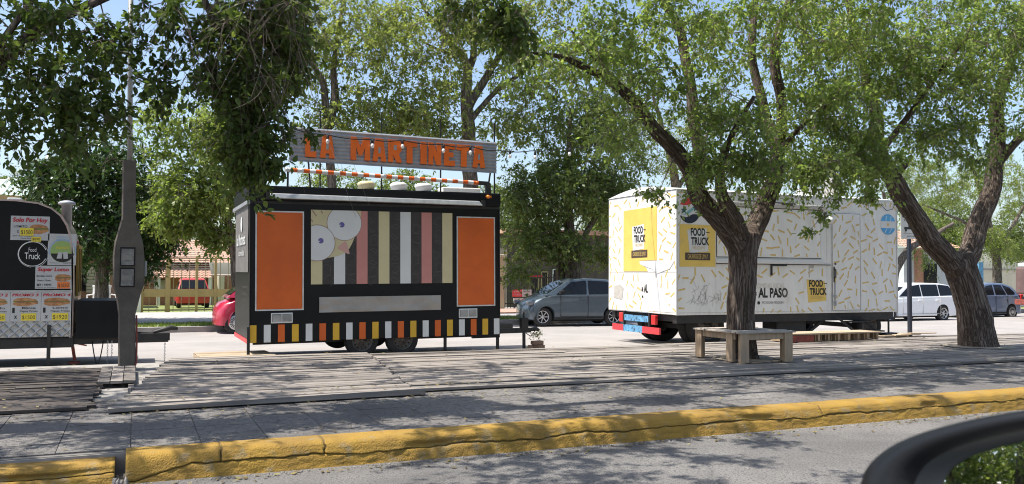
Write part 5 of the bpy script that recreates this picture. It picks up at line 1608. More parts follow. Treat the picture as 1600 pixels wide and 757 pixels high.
b = MB(); b.fpoly(FB, [(-2.50, .98), (-2.12, .94), (-2.06, 1.2), (-2.20, 1.28), (-2.46, 1.24)], .006); b.build('torn_scrap', m_gry, T2)
b = MB(); b.text(FB, 'AL', -1.22, 1.12, .15, .18, .006, .03); b.text(FB, '&', -1.32, 1.14, .08, .1, .006, .02); b.circ(FB, -1.27, 1.03, .028, .006, 12); b.build('end_lettering', m_ink, T2)
b = MB(); b.rim(FB, -DY+.02, .71, -1.05, .715, .002, .002, .004); b.line(FB, [(-1.06, .72), (-1.06, 1.5)], .008, .004); b.line(FB, [(-2.7, 1.55), (-.03, 1.55)], .006, .0035); b.build('panel_seam', m_gry, T2)
# lower lettering
b = MB(); b.text(FF, 'COMIDAS RICAS', 1.92, 1.225, .78, .11, .004); b.build('faded_lettering', m_fade, T2)
b = MB(); b.text(FF, 'AL PASO', 2.02, 1.03, .78, .21, .004, .04); b.text(FF, '&', 1.88, 1.08, .11, .12, .004, .03); b.circ(FF, 2.03, .925, .036, .004, 16); b.build('big_lettering', m_ink, T2)
b = MB(); b.text(FF, 'PATAGONIA NEUQUEN', 2.12, .895, .56, .06, .004); b.build('small_lettering', m_dood, T2)
b = MB(); b.fpoly(FF, [(3.36, .92), (3.86, .96), (3.82, 1.38), (3.31, 1.42)], .004); st = b.build('yellow_sticker', m_tyel, T2)
logo(FF, 3.38, 1.06, .48, .35, .003, st)
# pencil-like scuffed drawing of a heap of fries
b = MB()
for i in range(34):
    x, z = rnd.gauss(.62, .19), .86+abs(rnd.gauss(0, .17)); a = rnd.uniform(.2, 2.9); l = rnd.uniform(.08, .2)
    b.line(FF, [(x, z), (x+l*math.cos(a), z+l*math.sin(a)), (x+l*1.2*math.cos(a+.2), z+l*1.2*math.sin(a+.2))], .008, .0045)
b.build('heap_drawing', m_gry, T2)
b = MB()
for i in range(16):
    x, z = rnd.gauss(1.1, .16), .86+abs(rnd.gauss(0, .15)); a = rnd.uniform(.2, 2.9); l = rnd.uniform(.08, .2)
    b.line(FF, [(x, z), (x+l*math.cos(a), z+l*math.sin(a))], .006, .0045)
for k in range(9): b.ring(FF, 2.62, 1.0, .10+.02*k, .002, .0043, 24, -.9+.1*k, 1.4)
b.build('faded_drawing', m_fade, T2)
# round flag stickers
def seg(cx, cz, r, z0, z1, n=40):
    return clip(circ(cx, cz, r, n), cx-r-1, z0, cx+r+1, z1)


cx, cz, r = .30, 2.80, .262
b = MB(); b.circ(FF, cx, cz, r, .005, 40); fl = b.build('round_flag', m_pwhite, T2)
top = [p for p in circ(cx, cz, r*.985, 60)]
up = [p for p in top if p[1] >= cz+.10]; up = sorted(up, key=lambda p: p[0])
b = MB(); b.fpoly(FF, ([(cx-.225, cz+.115), (cx-.08, cz+.10), (cx+.06, cz+.135), (cx+.20, cz+.16)] + up[::-1]), .0075); b.build('red_band', m_fred, fl)
dn = sorted([p for p in top if p[1] <= cz-.09], key=lambda p: p[0])
b = MB(); b.fpoly(FF, ([(cx+.23, cz-.075), (cx+.08, cz-.07), (cx-.08, cz-.14), (cx-.22, cz-.11)] + dn), .0075); b.build('navy_band', m_fblk, fl)
b = MB()
for q in ((-.135, .0), (.15, .05)):
    P5 = [(cx+q[0]+(.085 if i % 2 == 0 else .034)*math.sin(i*math.pi/5), cz+q[1]+(.085 if i % 2 == 0 else .034)*math.cos(i*math.pi/5)) for i in range(10)]
    b.fpoly(FF, P5[::-1], .0085)
b.build('stars', m_fgrn, fl)
b = MB(); b.fpoly(FF, [(cx-.16, cz-.10), (cx-.02, cz-.07), (cx+.12, cz+.04), (cx+.22, cz+.02), (cx+.10, cz+.085), (cx-.04, cz-.01)], .0078); b.build('fold', m_fteal, fl)
cx, cz, r = 5.68, 2.67, .235
b = MB(); b.circ(FF, cx, cz, r, .005, 40); fl = b.build('round_flag', m_pwhite, T2)
b = MB(); b.fpoly(FF, seg(cx, cz, r*.985, cz+.075, cz+1), .0075); b.fpoly(FF, seg(cx, cz, r*.985, cz-1, cz-.085), .0075); b.build('blue_bands', m_lblue, fl)
b = MB()
for dx in (-.08, .06): b.fpoly(FF, [(cx+dx, cz+.08), (cx+dx+.03, cz+.08), (cx+dx+.05, cz+.19), (cx+dx+.02, cz+.19)], .009); b.fpoly(FF, [(cx+dx-.03, cz-.19), (cx+dx, cz-.19), (cx+dx+.06, cz-.09), (cx+dx+.03, cz-.09)], .009)
b.build('fold_highlight', mat('pale_blue_print', (.38, .58, .74), .5), fl)
b = MB(); b.circ(FF, cx, cz-.005, .035, .0085, 16); b.build('sun_emblem', m_fries, fl)
# roof gear
b = MB(); b.lathe([(.17, 0), (.17, .36), (.22, .37), (.22, .41), (.17, .44), (0, .45)], (4.45, .5, 3.26), (0, 0, 1), 20); b.build('roof_chimney', m_white, T2)
b = MB(); b.box(3.65, 4.1, .3, .7, 3.25, 3.45); b.build('roof_unit', m_pwhite, T2, bevel=.02)
b = MB(); b.lathe([(.05, 0), (.05, .2), (.13, .21), (.11, .27), (0, .32)], (2.62, .4, 3.28), (0, 0, 1), 16); b.build('roof_vent', m_pwhite, T2)
# chassis and running gear
b = MB(); b.box(.05, LX-.05, .08, .22, .52, .685); b.box(.05, LX-.05, DY-.22, DY-.08, .52, .685)
for x in (.08, 1.5, 3.0, 4.5, 5.75): b.box(x, x+.10, .22, DY-.22, .55, .67)
b.bar((.3, .6, .50), (1.4, .5, .40), .05, .05); b.bar((4.1, .3, .55), (3.6, .3, .25), .06, .06); b.bar((.95, .3, .38), (.95, DY-.3, .38), .1, .1); b.bar((5.3, .3, .36), (5.3, DY-.3, .36), .1, .1)
b.build('chassis', m_blackmet, T2)
for y, s in ((.42, -1), (.72, -1), (DY-.42, 1), (DY-.72, 1)):
    wheel('wheel', T2, (.98, y, .43), .42, .25, s, 'steel')
for y, s in ((.30, -1), (DY-.3, 1)):
    wheel('wheel', T2, (5.32, y, .37), .36, .22, s, 'steel')
b = MB(); b.box(2.72, 3.55, .25, .75, .22, .56); b.build('tank', m_blackmet, T2, bevel=.05, seg=3)
b = MB(); b.bar((4.16, .0, .60), (4.50, -.28, .22), .05, .05); b.bar((4.80, .0, .60), (5.12, -.28, .22), .05, .05); b.box(4.45, 5.20, -.34, -.10, .28, .31); b.box(4.35, 5.0, -.14, .06, .48, .51); st = b.build('folding_steps', m_blackmet, T2)
b = MB(); b.bar((5.78, .1, .56), (5.78, .1, .12), .03, .03); b.box(5.6, 5.98, .0, .2, .02, .22); b.build('support_foot', m_blackmet, T2)
# rear bumper
b = MB(); b.box(-.06, -.02, 1.202, 1.978, .265, .405); bp = b.build('bumper', m_bluep, T2)
for a, c in ((.55, 1.20), (1.98, 2.45)):
    b = MB(); b.box(-.061, -.02, a, c, .267, .403); b.build('red_reflector', m_redp, bp)
b = MB(); b.box(-.05, -.01, .98, 1.95, .50, .625); b.build('upper_plate', m_bluep, T2)
b = MB(); b.bar((-.035, .95, .27), (-.035, .95, .70), .04, .05); b.bar((-.035, 1.97, .27), (-.035, 1.97, .70), .04, .05); b.build('bumper_posts', m_blackmet, T2)
for y in (.72, 2.02):
    b = MB(); b.box(-.05, .02, y, y+.16, .46, .66); b.build('tail_light', m_redl, T2, bevel=.01)


# ------------------------------------------------------------------ the black trailer at the left edge
Y0 = 14.9
T0 = thing('food_trailer', 'black round roofed food trailer covered in promo posters at the left edge', 'food trailer', (-.86, Y0, 0))
F = Fr((0, 0, 0))
W0 = 1.95
prof = [(-3.6, .48), (.0, .48), (.0, 1.2), (-.015, 1.75), (-.045, 2.02), (-.10, 2.20), (-.19, 2.35), (-.32, 2.46), (-.50, 2.53), (-.8, 2.56), (-2.8, 2.57), (-3.2, 2.5), (-3.45, 2.3), (-3.6, 2.0)]
b = MB(); b.prism(F, prof, -W0, 0)
b.build('body', m_black, T0, bevel=.015)
b = MB()   # rounded sheet skin over roof and end
sk = prof[1:]
for (a, c), (d, e) in zip(sk, sk[1:]):
    n = Vector((e-c, -(d-a))).normalized()*.006
    b.poly([(a+n.x, -.012, c+n.y), (a+n.x, W0+.012, c+n.y), (d+n.x, W0+.012, e+n.y), (d+n.x, -.012, e+n.y)][::-1])
    b.poly([(a+n.x, -.012, c+n.y), (d+n.x, -.012, e+n.y), (d-n.x*3, -.012, e-n.y*3), (a-n.x*3, -.012, c-n.y*3)])
b.build('end_skin', m_copper, T0)
b = MB(); b.fbox(F, -3.6, .50, .0, .745, .001, .008); b.build('tread_plate', m_diam, T0)
b = MB(); b.fbox(F, -3.6, 1.185, -.01, 1.205, .001, .02); b.build('hatch_lip', m_alu, T0)
b = MB(); b.fbox(F, -.03, .48, .0, 1.9, .001, .012); b.build('corner_trim', m_alu, T0)
FX = lambda px: at(px, 420, Y0).x+.86
FZ = lambda py: at(60, py, Y0).z


def poster(name, x0, y0, x1, y1, mats=m_poster, d=.010, tilt=0):
    b = MB(); b.fbox(F, FX(x0), FZ(y1), FX(x1), FZ(y0), .001, d)
    return b.build(name, mats, T0)


def ptext(par, txt, x0, y0, x1, y1, mm, bold=.02, d=.0125, name='lettering', shear=0):
    b = MB(); b.text(F, txt, FX(x0), FZ(y1), FX(x1)-FX(x0), FZ(y0)-FZ(y1), d, bold, shear); return b.build(name, mm, par)


def sandwich(par, x0, y0, x1, y1):
    a0, a1, z0, z1 = FX(x0), FX(x1), FZ(y1), FZ(y0); w, h_ = a1-a0, z1-z0
    b = MB()
    b.fpoly(F, [(a0+w*p, z0+h_*q) for p, q in ((.0, .22), (.2, .02), (.6, .0), (1, .3), (.96, .5), (.5, .45), (.06, .5))], .0115)
    b.fpoly(F, [(a0+w*p, z0+h_*q) for p, q in ((.02, .55), (.5, .6), (.97, .55), (.9, .82), (.55, 1), (.2, .96), (.04, .75))], .0115)
    o = b.build('sandwich_picture', m_bread, par)
    b = MB(); b.fpoly(F, [(a0+w*p, z0+h_*q) for p, q in ((.03, .5), (.3, .4), (.6, .46), (1, .44), (.97, .6), (.5, .64), (.05, .6))], .0118); b.build('filling_picture', m_fill, par)


def note(par, x0, y0, x1, y1, txt, mm=m_note):
    b = MB(); b.fbox(F, FX(x0), FZ(y1), FX(x1), FZ(y0), .0125, .0145); o = b.build('price_card', mm, par)
    b = MB(); b.text(F, txt, FX(x0+1.5), FZ(y1-1.2), FX(x1-1.5)-FX(x0+1.5), (FZ(y0)-FZ(y1))*.62, .016); b.build('price', m_brown, par)


p = poster('today_poster', 15, 338.5, 76, 376)
ptext(p, 'Solo Por Hoy', 18, 341, 73, 350, m_pred, .035, shear=.15)
ptext(p, 'LOMITO', 20, 353, 41, 356.5, m_ink, .01); ptext(p, 'x', 25, 361, 28, 365, m_ink, .02)
ptext(p, 'pan casero, papas', 19, 368.5, 50, 371, m_ink, 0); ptext(p, 'Papas fritas', 31, 372, 48, 374.5, m_ink, 0)
sandwich(p, 44, 351, 75, 366)
note(p, 30, 357, 51, 369, '$1500'); note(p, 48, 370.5, 63, 378, '$890')
p = poster('club_poster', 74, 365, 118.5, 414.5)
ptext(p, 'PEDIDOS', 88, 369, 108, 372, m_pblue, 0); ptext(p, 'POR CHAT', 87, 373.5, 110, 376.5, m_pblue, 0)
b = MB(); b.circ(F, FX(97), FZ(393), .165, .0115, 36); b.build('round_picture', m_pgreen, p)
b = MB(); b.ring(F, FX(97), FZ(393), .175, .012, .0118, 40, -.2, 3.4); b.build('picture_ring', m_pblue, p)
b = MB(); b.fpoly(F, clip(circ(FX(97), FZ(393), .162, 36), -9, FZ(393)-.2, 9, FZ(393)-.03), .0122); b.build('picture_base', m_ink, p)
b = MB(); b.fpoly(F, [(FX(88), FZ(404)), (FX(96), FZ(404)), (FX(97), FZ(394)), (FX(91), FZ(393))], .0128); b.fpoly(F, [(FX(99), FZ(404.5)), (FX(106), FZ(404)), (FX(105), FZ(393)), (FX(98), FZ(394))], .0128); b.build('picture_figures', m_poster, p)
ptext(p, 'SANDWICHES', 87, 385, 107, 389, m_note, .01, .0135); ptext(p, 'Food Truck', 99, 409.5, 115, 412, m_ink, 0); ptext(p, 'delivery', 77, 410, 92, 412, m_dood, 0)
p = poster('steak_poster', 55.5, 415.5, 114, 451.5)
ptext(p, 'Super Lomo', 59, 418, 108, 426, m_pred, .035, shear=.15)
ptext(p, 'Bandeja casera', 57.5, 430, 82, 433.5, m_ink, .01); ptext(p, 'Huevo y Queso', 59, 437, 80, 440.5, m_ink, .01); ptext(p, 'MIX + PAPAS', 58.5, 443.5, 81, 447.5, m_ink, .015)
ptext(p, 'todos los dias, hasta agotar', 58, 449, 88, 450.5, m_ink, 0)
sandwich(p, 86, 428.5, 112.5, 440); note(p, 90, 440.5, 109.5, 451, '$1850', m_noteo)
for i, (x0, x1, ttl, sub, pr) in enumerate(((-80, -30, 'PROMO 1', 'Burger', '$1500'), (-30, 17.5, 'PROMO 2', 'Pollo', '$1350'), (18, 65.5, 'PROMO 3', 'Milanesa', '$1500'), (66, 115.5, 'PROMO 4', 'Lomo', '$1920'))):
    p = poster('promo_poster', x0, 456.5, x1, 502)
    ptext(p, ttl, x0+2, 459, x1-4, 463.5, m_pred, .035, shear=.2)
    sandwich(p, x0+3, 465.5, x1-4, 478.5)
    ptext(p, sub, x0+18, 479.5, x1-8, 483, m_ink, .01); ptext(p, 'Papas Fritas', x0+15, 485, x1-5, 488.5, m_ink, .01)
    ptext(p, '1', x0+3, 481, x0+7, 489, m_ink, .03); ptext(p, 'x', x0+6, 493, x0+11, 498, m_ink, .03)
    note(p, x0+17, 489.8, x1-7, 501, pr)
b = MB()
cx, cz = FX(50.5), FZ(397.3)
b.ring(F, cx, cz, .178, .010, .004, 44, .35, 5.9, 1.02); b.ring(F, cx+.006, cz-.004, .195, .005, .004, 44, -1.2, 4.6, 1.02)
b.text(F, 'Food', FX(44), FZ(394), FX(56)-FX(44), .062, .004, 0); b.text(F, 'Truck', FX(38), FZ(405.5), FX(62.5)-FX(38), .10, .004, .005)
b.build('chalk_logo', m_chalk, T0)
b = MB(); b.lathe([(.075, -.3), (.075, .09), (.125, .10), (.125, .13), (.09, .15), (.03, .165), (0, .165)], (-.14, .45, 2.45), (0, 0, 1), 18); b.build('chimney', m_galv, T0)
b = MB(); b.box(-.95, -.75, .3, .5, 2.555, 2.62); b.build('roof_hatch', m_alu, T0, bevel=.02)
FE = Fr((0, 0, 0), (Vector((0, 1, 0)), Vector((0, 0, 1))))
b = MB(); b.fbox(FE, .5, 1.16, 1.35, 1.86, .012, .03); w = b.build('end_window', m_glassd, T0)
b = MB(); b.rim(FE, .5, 1.16, 1.35, 1.86, .06, .012, .045); b.fbox(FE, .88, 1.16, .95, 1.86, .031, .045); b.build('frame', mat('brass_frame', (.30, .19, .03), .5), w)
for y, z in ((.25, 2.02), (1.3, 1.98)):
    b = MB(); b.lathe([(.025, 0), (.02, .02), (0, .024)], (-.028, y, z), (1, 0, 0), 10); b.build('marker_lamp', m_redl, T0)
b = MB(); b.fbox(FE, .05, .50, W0-.05, 1.12, .008, .014); b.build('end_panel', m_copper, T0)
# chassis, toolbox and drawbar
b = MB(); b.box(-3.6, .02, .03, .13, .33, .475); b.box(-3.6, .02, W0-.13, W0-.03, .33, .475)
b.bar((0, .12, .44), (1.38, .12, .445), .09, .14)
b.bar((0, 1.7, .44), (1.38, .25, .445), .08, .12)
ch = b.build('chassis', m_blackmet, T0)
b = MB(); b.box(.05, .72, -.02, 1.2, .46, 1.05); b.build('toolbox', m_black, T0, bevel=.012)
b = MB(); b.bar((-.31, .0, .68), (-.31, .0, .06), .05, .05); b.box(-.38, -.24, -.06, .08, .05, .065); b.build('stabiliser_leg', m_blackmet, T0)
b = MB(); b.bar((-.02, .35, .42), (.03, .35, .10), .045, .045); b.box(-.06, .1, .28, .42, .055, .085); b.bar((-.1, .2, .41), (.2, .2, .34), .03, .02); b.build('jack', m_rust, T0)
b = MB(); b.tube([(1.15, .12, .53), (1.3, .12, .57), (1.42, .12, .60), (1.52, .12, .58)], [.02, .035, .045, .03]); b.build('coupling', m_blackmet, T0, bevel=.008)
for a, dd, c in ((.28, .16, .44), (.66, .3, .82)):
    b = MB(); b.tube([(a+(c-a)*k/10, .05, .42-(.36 if a < .5 else .25)*math.sin(math.pi*k/10)) for k in range(11)], .009, 6); b.build('cable', m_cable, T0)


def chain(x, y, z0, z1, par):
    b = MB(); z = z0; k = 0
    while z > z1:
        ax = (1, 0) if k % 2 else (0, 1)
        pts = [(x+.010*math.cos(a)*ax[0], y+.010*math.cos(a)*ax[1], z+.018*math.sin(a)) for a in [2*math.pi*q/8 for q in range(9)]]
        b.tube(pts, .0035, 5, caps=False); z -= .028; k += 1
    b.build('chain', m_galv, par)


chain(.50, .05, .42, .08, T0); chain(.56, .06, .42, .12, T0); chain(1.33, .10, .37, .06, T0)
for y, s in ((.1, -1), (W0-.1, 1)): wheel('wheel', T0, (-2.2, y, .34), .30, .19, s, 'steel')


# ------------------------------------------------------------------ pole, sign, bench, pallets, rubble
PX = at(199, 500, 12.9)
Pq = thing('utility_pole', 'concrete pole swelling around two meter boxes, with a thin pipe rising from its top', 'pole', (PX.x, 12.9, .16))
fx = lambda px, py: at(px, py, 12.9).x-PX.x
fz = lambda py: at(199, py, 12.9).z-.16
rows = [(572, 184.5, 212.5), (492, 185, 211.5), (462, 181, 219), (444, 176.5, 225.5), (400, 176.5, 225.5), (380, 179, 223.5), (342, 190, 212.5), (300, 190.5, 212), (252, 191.5, 213)]
b = MB(); dp = [.15, .14, .14, .15, .15, .15, .13, .12, .12]
ring = []
for (py, a, c), d_ in zip(rows, dp):
    x0, x1, z = fx(a, py), fx(c, py), fz(py) if py < 560 else 0
    ch = .02
    ring.append([(x0+ch, -d_, z), (x1-ch, -d_, z), (x1, -d_+ch, z), (x1, d_-ch, z), (x1-ch, d_, z), (x0+ch, d_, z), (x0, d_-ch, z), (x0, -d_+ch, z)])
for r_ in ring: b.v += r_
for i in range(len(ring)-1):
    for j in range(8):
        q = (j+1) % 8; b.face([i*8+j, i*8+q, (i+1)*8+q, (i+1)*8+j])
b.face([(len(ring)-1)*8+j for j in range(8)])
b.build('shaft', m_concp, Pq)
b = MB(); b.tube([(fx(203, 250), 0, fz(256)), (fx(203.5, 100), 0, fz(100)), (fx(205, -60), 0, fz(-60))], .034, 10); b.build('pipe', m_pipe, Pq)
FP = Fr((0, -.15, 0))
for a, c in ((387, 416.5), (418.5, 448.5)):
    b = MB(); b.fbox(FP, fx(187.5, 420), fz(c), fx(211, 420), fz(a), -.02, .006); q = b.build('meter_box', m_dark, Pq)
    b = MB(); b.fbox(FP, fx(189.5, 420), fz(c-2), fx(209, 420), fz(a+2.5), .0065, .012); b.build('box_window', m_meterg, q)
    b = MB(); b.fbox(FP, fx(191.5, 420), fz(c-10), fx(207, 420), fz(c-18), .0125, .02); b.build('meter', m_conc, q)
b = MB(); b.box(fx(225.6, 420), fx(227, 420)+.02, -.06, .06, fz(432), fz(408)); b.build('side_box', m_galv, Pq, bevel=.005)
b = MB(); b.tube([(fx(213, 500), -.1, .75), (fx(214, 520), -.12, .4), (fx(213.5, 545), -.13, .12), (fx(209, 560), -.2, .02)], .012, 6); b.build('cable', m_rust, Pq)

Ysg = 13.55
p = at(1423, 524, Ysg)
Sg = thing('street_sign', 'white sign with a black truck symbol on a dark post behind the leaning elm', 'sign', (p.x, Ysg, .16))
F = Fr((0, 0, 0)); sx = lambda px: at(px, 350, Ysg).x-p.x; sz = lambda py: at(1423, py, Ysg).z-.16
b = MB(); b.bar((0, .02, 0), (0, .02, sz(372)), .075, .06); b.bar((0, .02, sz(372)), (0, .02, sz(333)), .04, .03); b.build('post', m_post, Sg)
b = MB(); b.fbox(F, sx(1406.5), sz(374), sx(1442), sz(331), .012, .02); pl = b.build('plate', m_white, Sg, bevel=.004)
b = MB(); b.text(F, 'CARROS', sx(1408.5), sz(341), sx(1437)-sx(1408.5), sz(337)-sz(341), .024, .02); b.text(F, 'COMIDA', sx(1411), sz(346.5), sx(1436)-sx(1411), sz(343.5)-sz(346.5), .024, .02)
b.text(F, 'frente a plaza', sx(1412), sz(366.5), sx(1436)-sx(1412), sz(364)-sz(366.5), .024); b.text(F, 'permiso', sx(1416), sz(371.5), sx(1430)-sx(1416), sz(368)-sz(371.5), .024)
b.frect(F, sx(1411.5), sz(359), sx(1424), sz(355.5), .024); b.frect(F, sx(1418), sz(355.5), sx(1420.5), sz(348), .024); b.frect(F, sx(1425), sz(359), sx(1434), sz(353), .024)
b.circ(F, sx(1414), sz(360.5), .03, .024, 12); b.circ(F, sx(1430), sz(360.5), .03, .024, 12); b.build('lettering', m_ink, pl)

# square bench of reclaimed planks around the elm
BX, BY, BZ = 8.03, 10.19, .236
Bn = thing('tree_bench', 'square plank bench built around the trunk of the elm', 'bench', (BX, BY, BZ))
bw, bd, bh = .93, 1.04, .44
b = MB()
tp = .30
for k in range(3):
    y0 = k*.095
    b.t = random.random(); b.box(-.05+random.uniform(-.01, .01), bw+.05+random.uniform(-.01, .01), -.04+y0, .05+y0, bh-.02, bh+.005+.003*k)
    b.t = random.random(); b.box(-.05+random.uniform(-.01, .01), bw+.05, bd+.04-y0-.09, bd+.04-y0, bh-.02, bh+.004+.003*k)
    b.t = random.random(); b.box(-.045+y0, .045+y0, .255, bd-.255, bh-.021, bh+.003)
    b.t = random.random(); b.box(bw+.045-y0-.09, bw+.045-y0, .255, bd-.255, bh-.021, bh+.003)
b.build('seat', m_benchtop, Bn, bevel=.004, tint=True)
b = MB()
for y in (.0, bd-.02): b.t = random.random(); b.box(.12, bw-.12, y, y+.022, bh-.115, bh-.022)
for x in (-.0, bw-.022): b.t = random.random(); b.box(x, x+.022, .12, bd-.12, bh-.115, bh-.022)
b.build('apron', m_bench, Bn, bevel=.003, tint=True)
legs = [(-.01, -.024, .15, 0, 'x'), (bw-.15+.01, -.024, .15, 0, 'x'), (-.024, .16, .14, 0, 'y'), (-.024, bd-.13, .13, 0, 'y'), (bw, .06, .14, 0, 'y'), (bw, bd-.13, .13, 0, 'y'), (.0, bd, .14, 0, 'x'), (bw-.14, bd, .14, 0, 'x')]
for x, y, w, _, d in legs:
    b = MB(); b.t = random.random(); jx = random.uniform(-.006, .006)
    if d == 'x':
        b.hexa([(x+jx, y, 0), (x+w+jx, y, 0), (x+w+jx, y+.022, 0), (x+jx, y+.022, 0), (x, y, bh-.022), (x+w, y, bh-.022), (x+w, y+.022, bh-.022), (x, y+.022, bh-.022)])
        b.t = random.random(); b.box(x+.01, x+w-.02, y+.024, y+.07, 0, bh-.022)
    else:
        b.hexa([(x, y, 0), (x+.022, y, 0), (x+.022, y+w, 0), (x, y+w, 0), (x, y, bh-.022), (x+.022, y, bh-.022), (x+.022, y+w, bh-.022), (x, y+w, bh-.022)])
        b.t = random.random(); b.box(x+.024 if x < .5 else x-.05, x+.07 if x < .5 else x-.002, y+.01, y+w-.01, 0, bh-.022)
    b.build('leg', m_bench, Bn, bevel=.003, tint=True)
b = MB()
for i in range(9):
    x, y = random.uniform(-.1, bw), random.choice((-.06, .02, .3)); b.t = random.random()
    b.box(x, x+random.uniform(.06, .2), y, y+.05, -.003, random.uniform(.008, .02))
b.build('loose_offcuts', m_bench, Bn, tint=True)
# soil and chippings around the trunks, where the boards are cut away
for (xx, yy, r_) in ((at(1160, 566, Y1).x, Y1, .44), (at(1528, 545, Y2).x, Y2, .62)):
    b = MB()
    b.grid(lambda u, v: (xx+r_*u*math.cos(6.283*v), yy+r_*u*math.sin(6.283*v), .240-.006*u+.012*nz(u*9*math.cos(6.283*v), u*9*math.sin(6.283*v))), 8, 40)
    tag(b.build('tree_pit_soil', m_ground), 'bare soil around an elm trunk', 'soil', kind='stuff')


def pallet(name, label, loc, rot, L, W, boards=6, m_=m_pal, h=.12):
    T = thing(name, label, 'pallet', loc, (0, 0, rot))
    b = MB()
    for i in range(boards):
        y = (W-.1)*i/(boards-1); b.t = random.random(); b.box(0, L, y, y+.1, h-.02, h+random.uniform(0, .004))
    b.build('top_boards', m_, T, bevel=.003, tint=True)
    b = MB()
    for x in (0, L/2-.04, L-.08): b.t = random.random(); b.box(x, x+.08, 0, W, .018, h-.0205)
    b.build('bearers', m_, T, bevel=.003, tint=True)
    b = MB()
    for y in (0, W/2-.05, W-.1): b.t = random.random(); b.box(0, L, y, y+.1, 0, .0175)
    b.build('bottom_boards', m_, T, tint=True)
    return T


q = at(316, 560, 14.25)
pallet('wooden_pallet', 'pale wooden pallet lying on the street at the left corner of the striped trailer', (q.x-.02, 14.3, SZ(14.3)+.01), R(4), 1.15, .85)
# low platform in front of the white trailer's door
Tp = thing('wooden_platform', 'low wooden step platform below the white trailer', 'platform', (11.35, 12.98, .240))
b = MB()
for i in range(5): b.t = random.random(); b.box(0, 2.35, .11*i, .11*i+.105, .13, .155+random.uniform(0, .004))
b.build('top_boards', m_pal, Tp, bevel=.003, tint=True)
b = MB()
for i in range(10): x = i*.25; b.t = random.random(); b.box(x, x+.05, .03, .5, 0, .1295)
b.build('bearers', m_bench, Tp, tint=True)
b = MB(); b.box(.02, .62, .005, .027, .0, .12); b.build('red_side', m_rust, Tp)
# loose planks by the right wheel
b = MB()
for i in range(5):
    b.t = random.random(); x = 14.0+.25*i; y = 13.5+random.uniform(-.1, .1)
    b.bar((x, y, .252+.012*i), (x+random.uniform(.6, 1.0), y+random.uniform(-.15, .15), .252+.012*i), .1, .02)
tag(b.build('plank_heap', m_pal, tint=True), 'few loose pale planks lying beside the folding steps of the white trailer', 'planks')
# blocks with a dried plant by the drawbar
q = at(840, 543, 14.55)
for i, (dx, dy, dz, a, lab) in enumerate(((0, 0, 0, .1, 'brown brick at the bottom of the little stack by the drawbar'), (.02, .01, .075, -.15, 'brown brick in the middle of the little stack by the drawbar'), (-.01, .0, .15, .25, 'broken brown brick on top of the little stack by the drawbar'), (-.17, -.03, .0, .9, 'brown brick leaning beside the little stack by the drawbar'))):
    b = MB(); n_ = 6
    b.box(-.11, .11, -.06, .06, 0, .07)
    o = b.build('brick', m_brick, bevel=.008); o.location = (q.x+dx, 14.55+dy, SZ(14.5)+dz+.005); o.rotation_euler = (0, 0 if i < 3 else -.35, a)
    if i == 3: o.location.z += .04
    tag(o, lab, 'brick', 'bricks stacked by the drawbar')
tt = Tree(40)
tt.wlimb([(q.x, 14.55, .27, .006), (q.x+.01, 14.55, .33, .005), (q.x-.02, 14.55, .40, .003)])
tt.grow([((q.x-.03, 14.55, .40), (.09, .05, .05), 10)], twigs=4, tl=.09, per=7, rmin=.002)
tt.build('dried_plant', 'little dried plant sprouting from the brick stack', lm_olive, m_twig, .03, .014, 4, twig_r=.0015, cat='plant')
# white chairs on the far terrace
for i, (px, lab) in enumerate(((152, 'white garden chair left of the concrete pole, nearer the black trailer'), (166, 'white garden chair close to the concrete pole'))):
    Yc = 30.2; q = at(px, 480, Yc)
    if i == 0:
        Tc = thing('garden_chair', lab, 'chair', (q.x, Yc, .11), (0, 0, -.4), 'white chairs on the far sidewalk')
        b = MB(); b.box(-.25, .25, -.22, .22, .42, .46); b.build('seat', m_white, Tc, bevel=.01)
        b = MB()
        for k in range(5): b.box(-.25+.105*k, -.17+.105*k, .20, .235, .50, .92)
        b.box(-.26, .26, .195, .24, .88, .95); b.build('backrest', m_white, Tc, bevel=.008)
        for x in (-.23, .23):
            for y in (-.2, .2): b = MB(); b.bar((x, y, 0), (x, y, .42), .04, .04); b.build('leg', m_white, Tc)
            b = MB(); b.bar((x, -.2, .64), (x, .22, .66), .05, .03); b.bar((x, -.2, .42), (x, -.2, .64), .035, .035); b.build('armrest', m_white, Tc)
    else:
        c = copy_tree(Tc); c.location.x = q.x; c.rotation_euler.z = .5; c['label'] = lab

# ------------------------------------------------------------------ the photographer's car: wing mirror and door
depth = .74
Fd = CAM + _f*0
def mp(x, y, d=depth):
    return CAM + (_f + _r*((x-800)/FPX) + _u*((378.5-y)/FPX))*d


MO = mp(1600, 800)
gdir = (MO-CAM).normalized()
want = Vector((-.95, .30, .085)).normalized()
nrm = (want-gdir).normalized()
mu = Vector((0, 0, 1)).cross(nrm).normalized(); mv = nrm.cross(mu)
FM = Fr(MO, (mu, mv))


def on_plane(x, y):
    d = (_f + _r*((x-800)/FPX) + _u*((378.5-y)/FPX))
    t = (MO-CAM).dot(nrm)/d.dot(nrm); p_ = CAM+d*t-MO
    return (p_.dot(mu), p_.dot(mv))


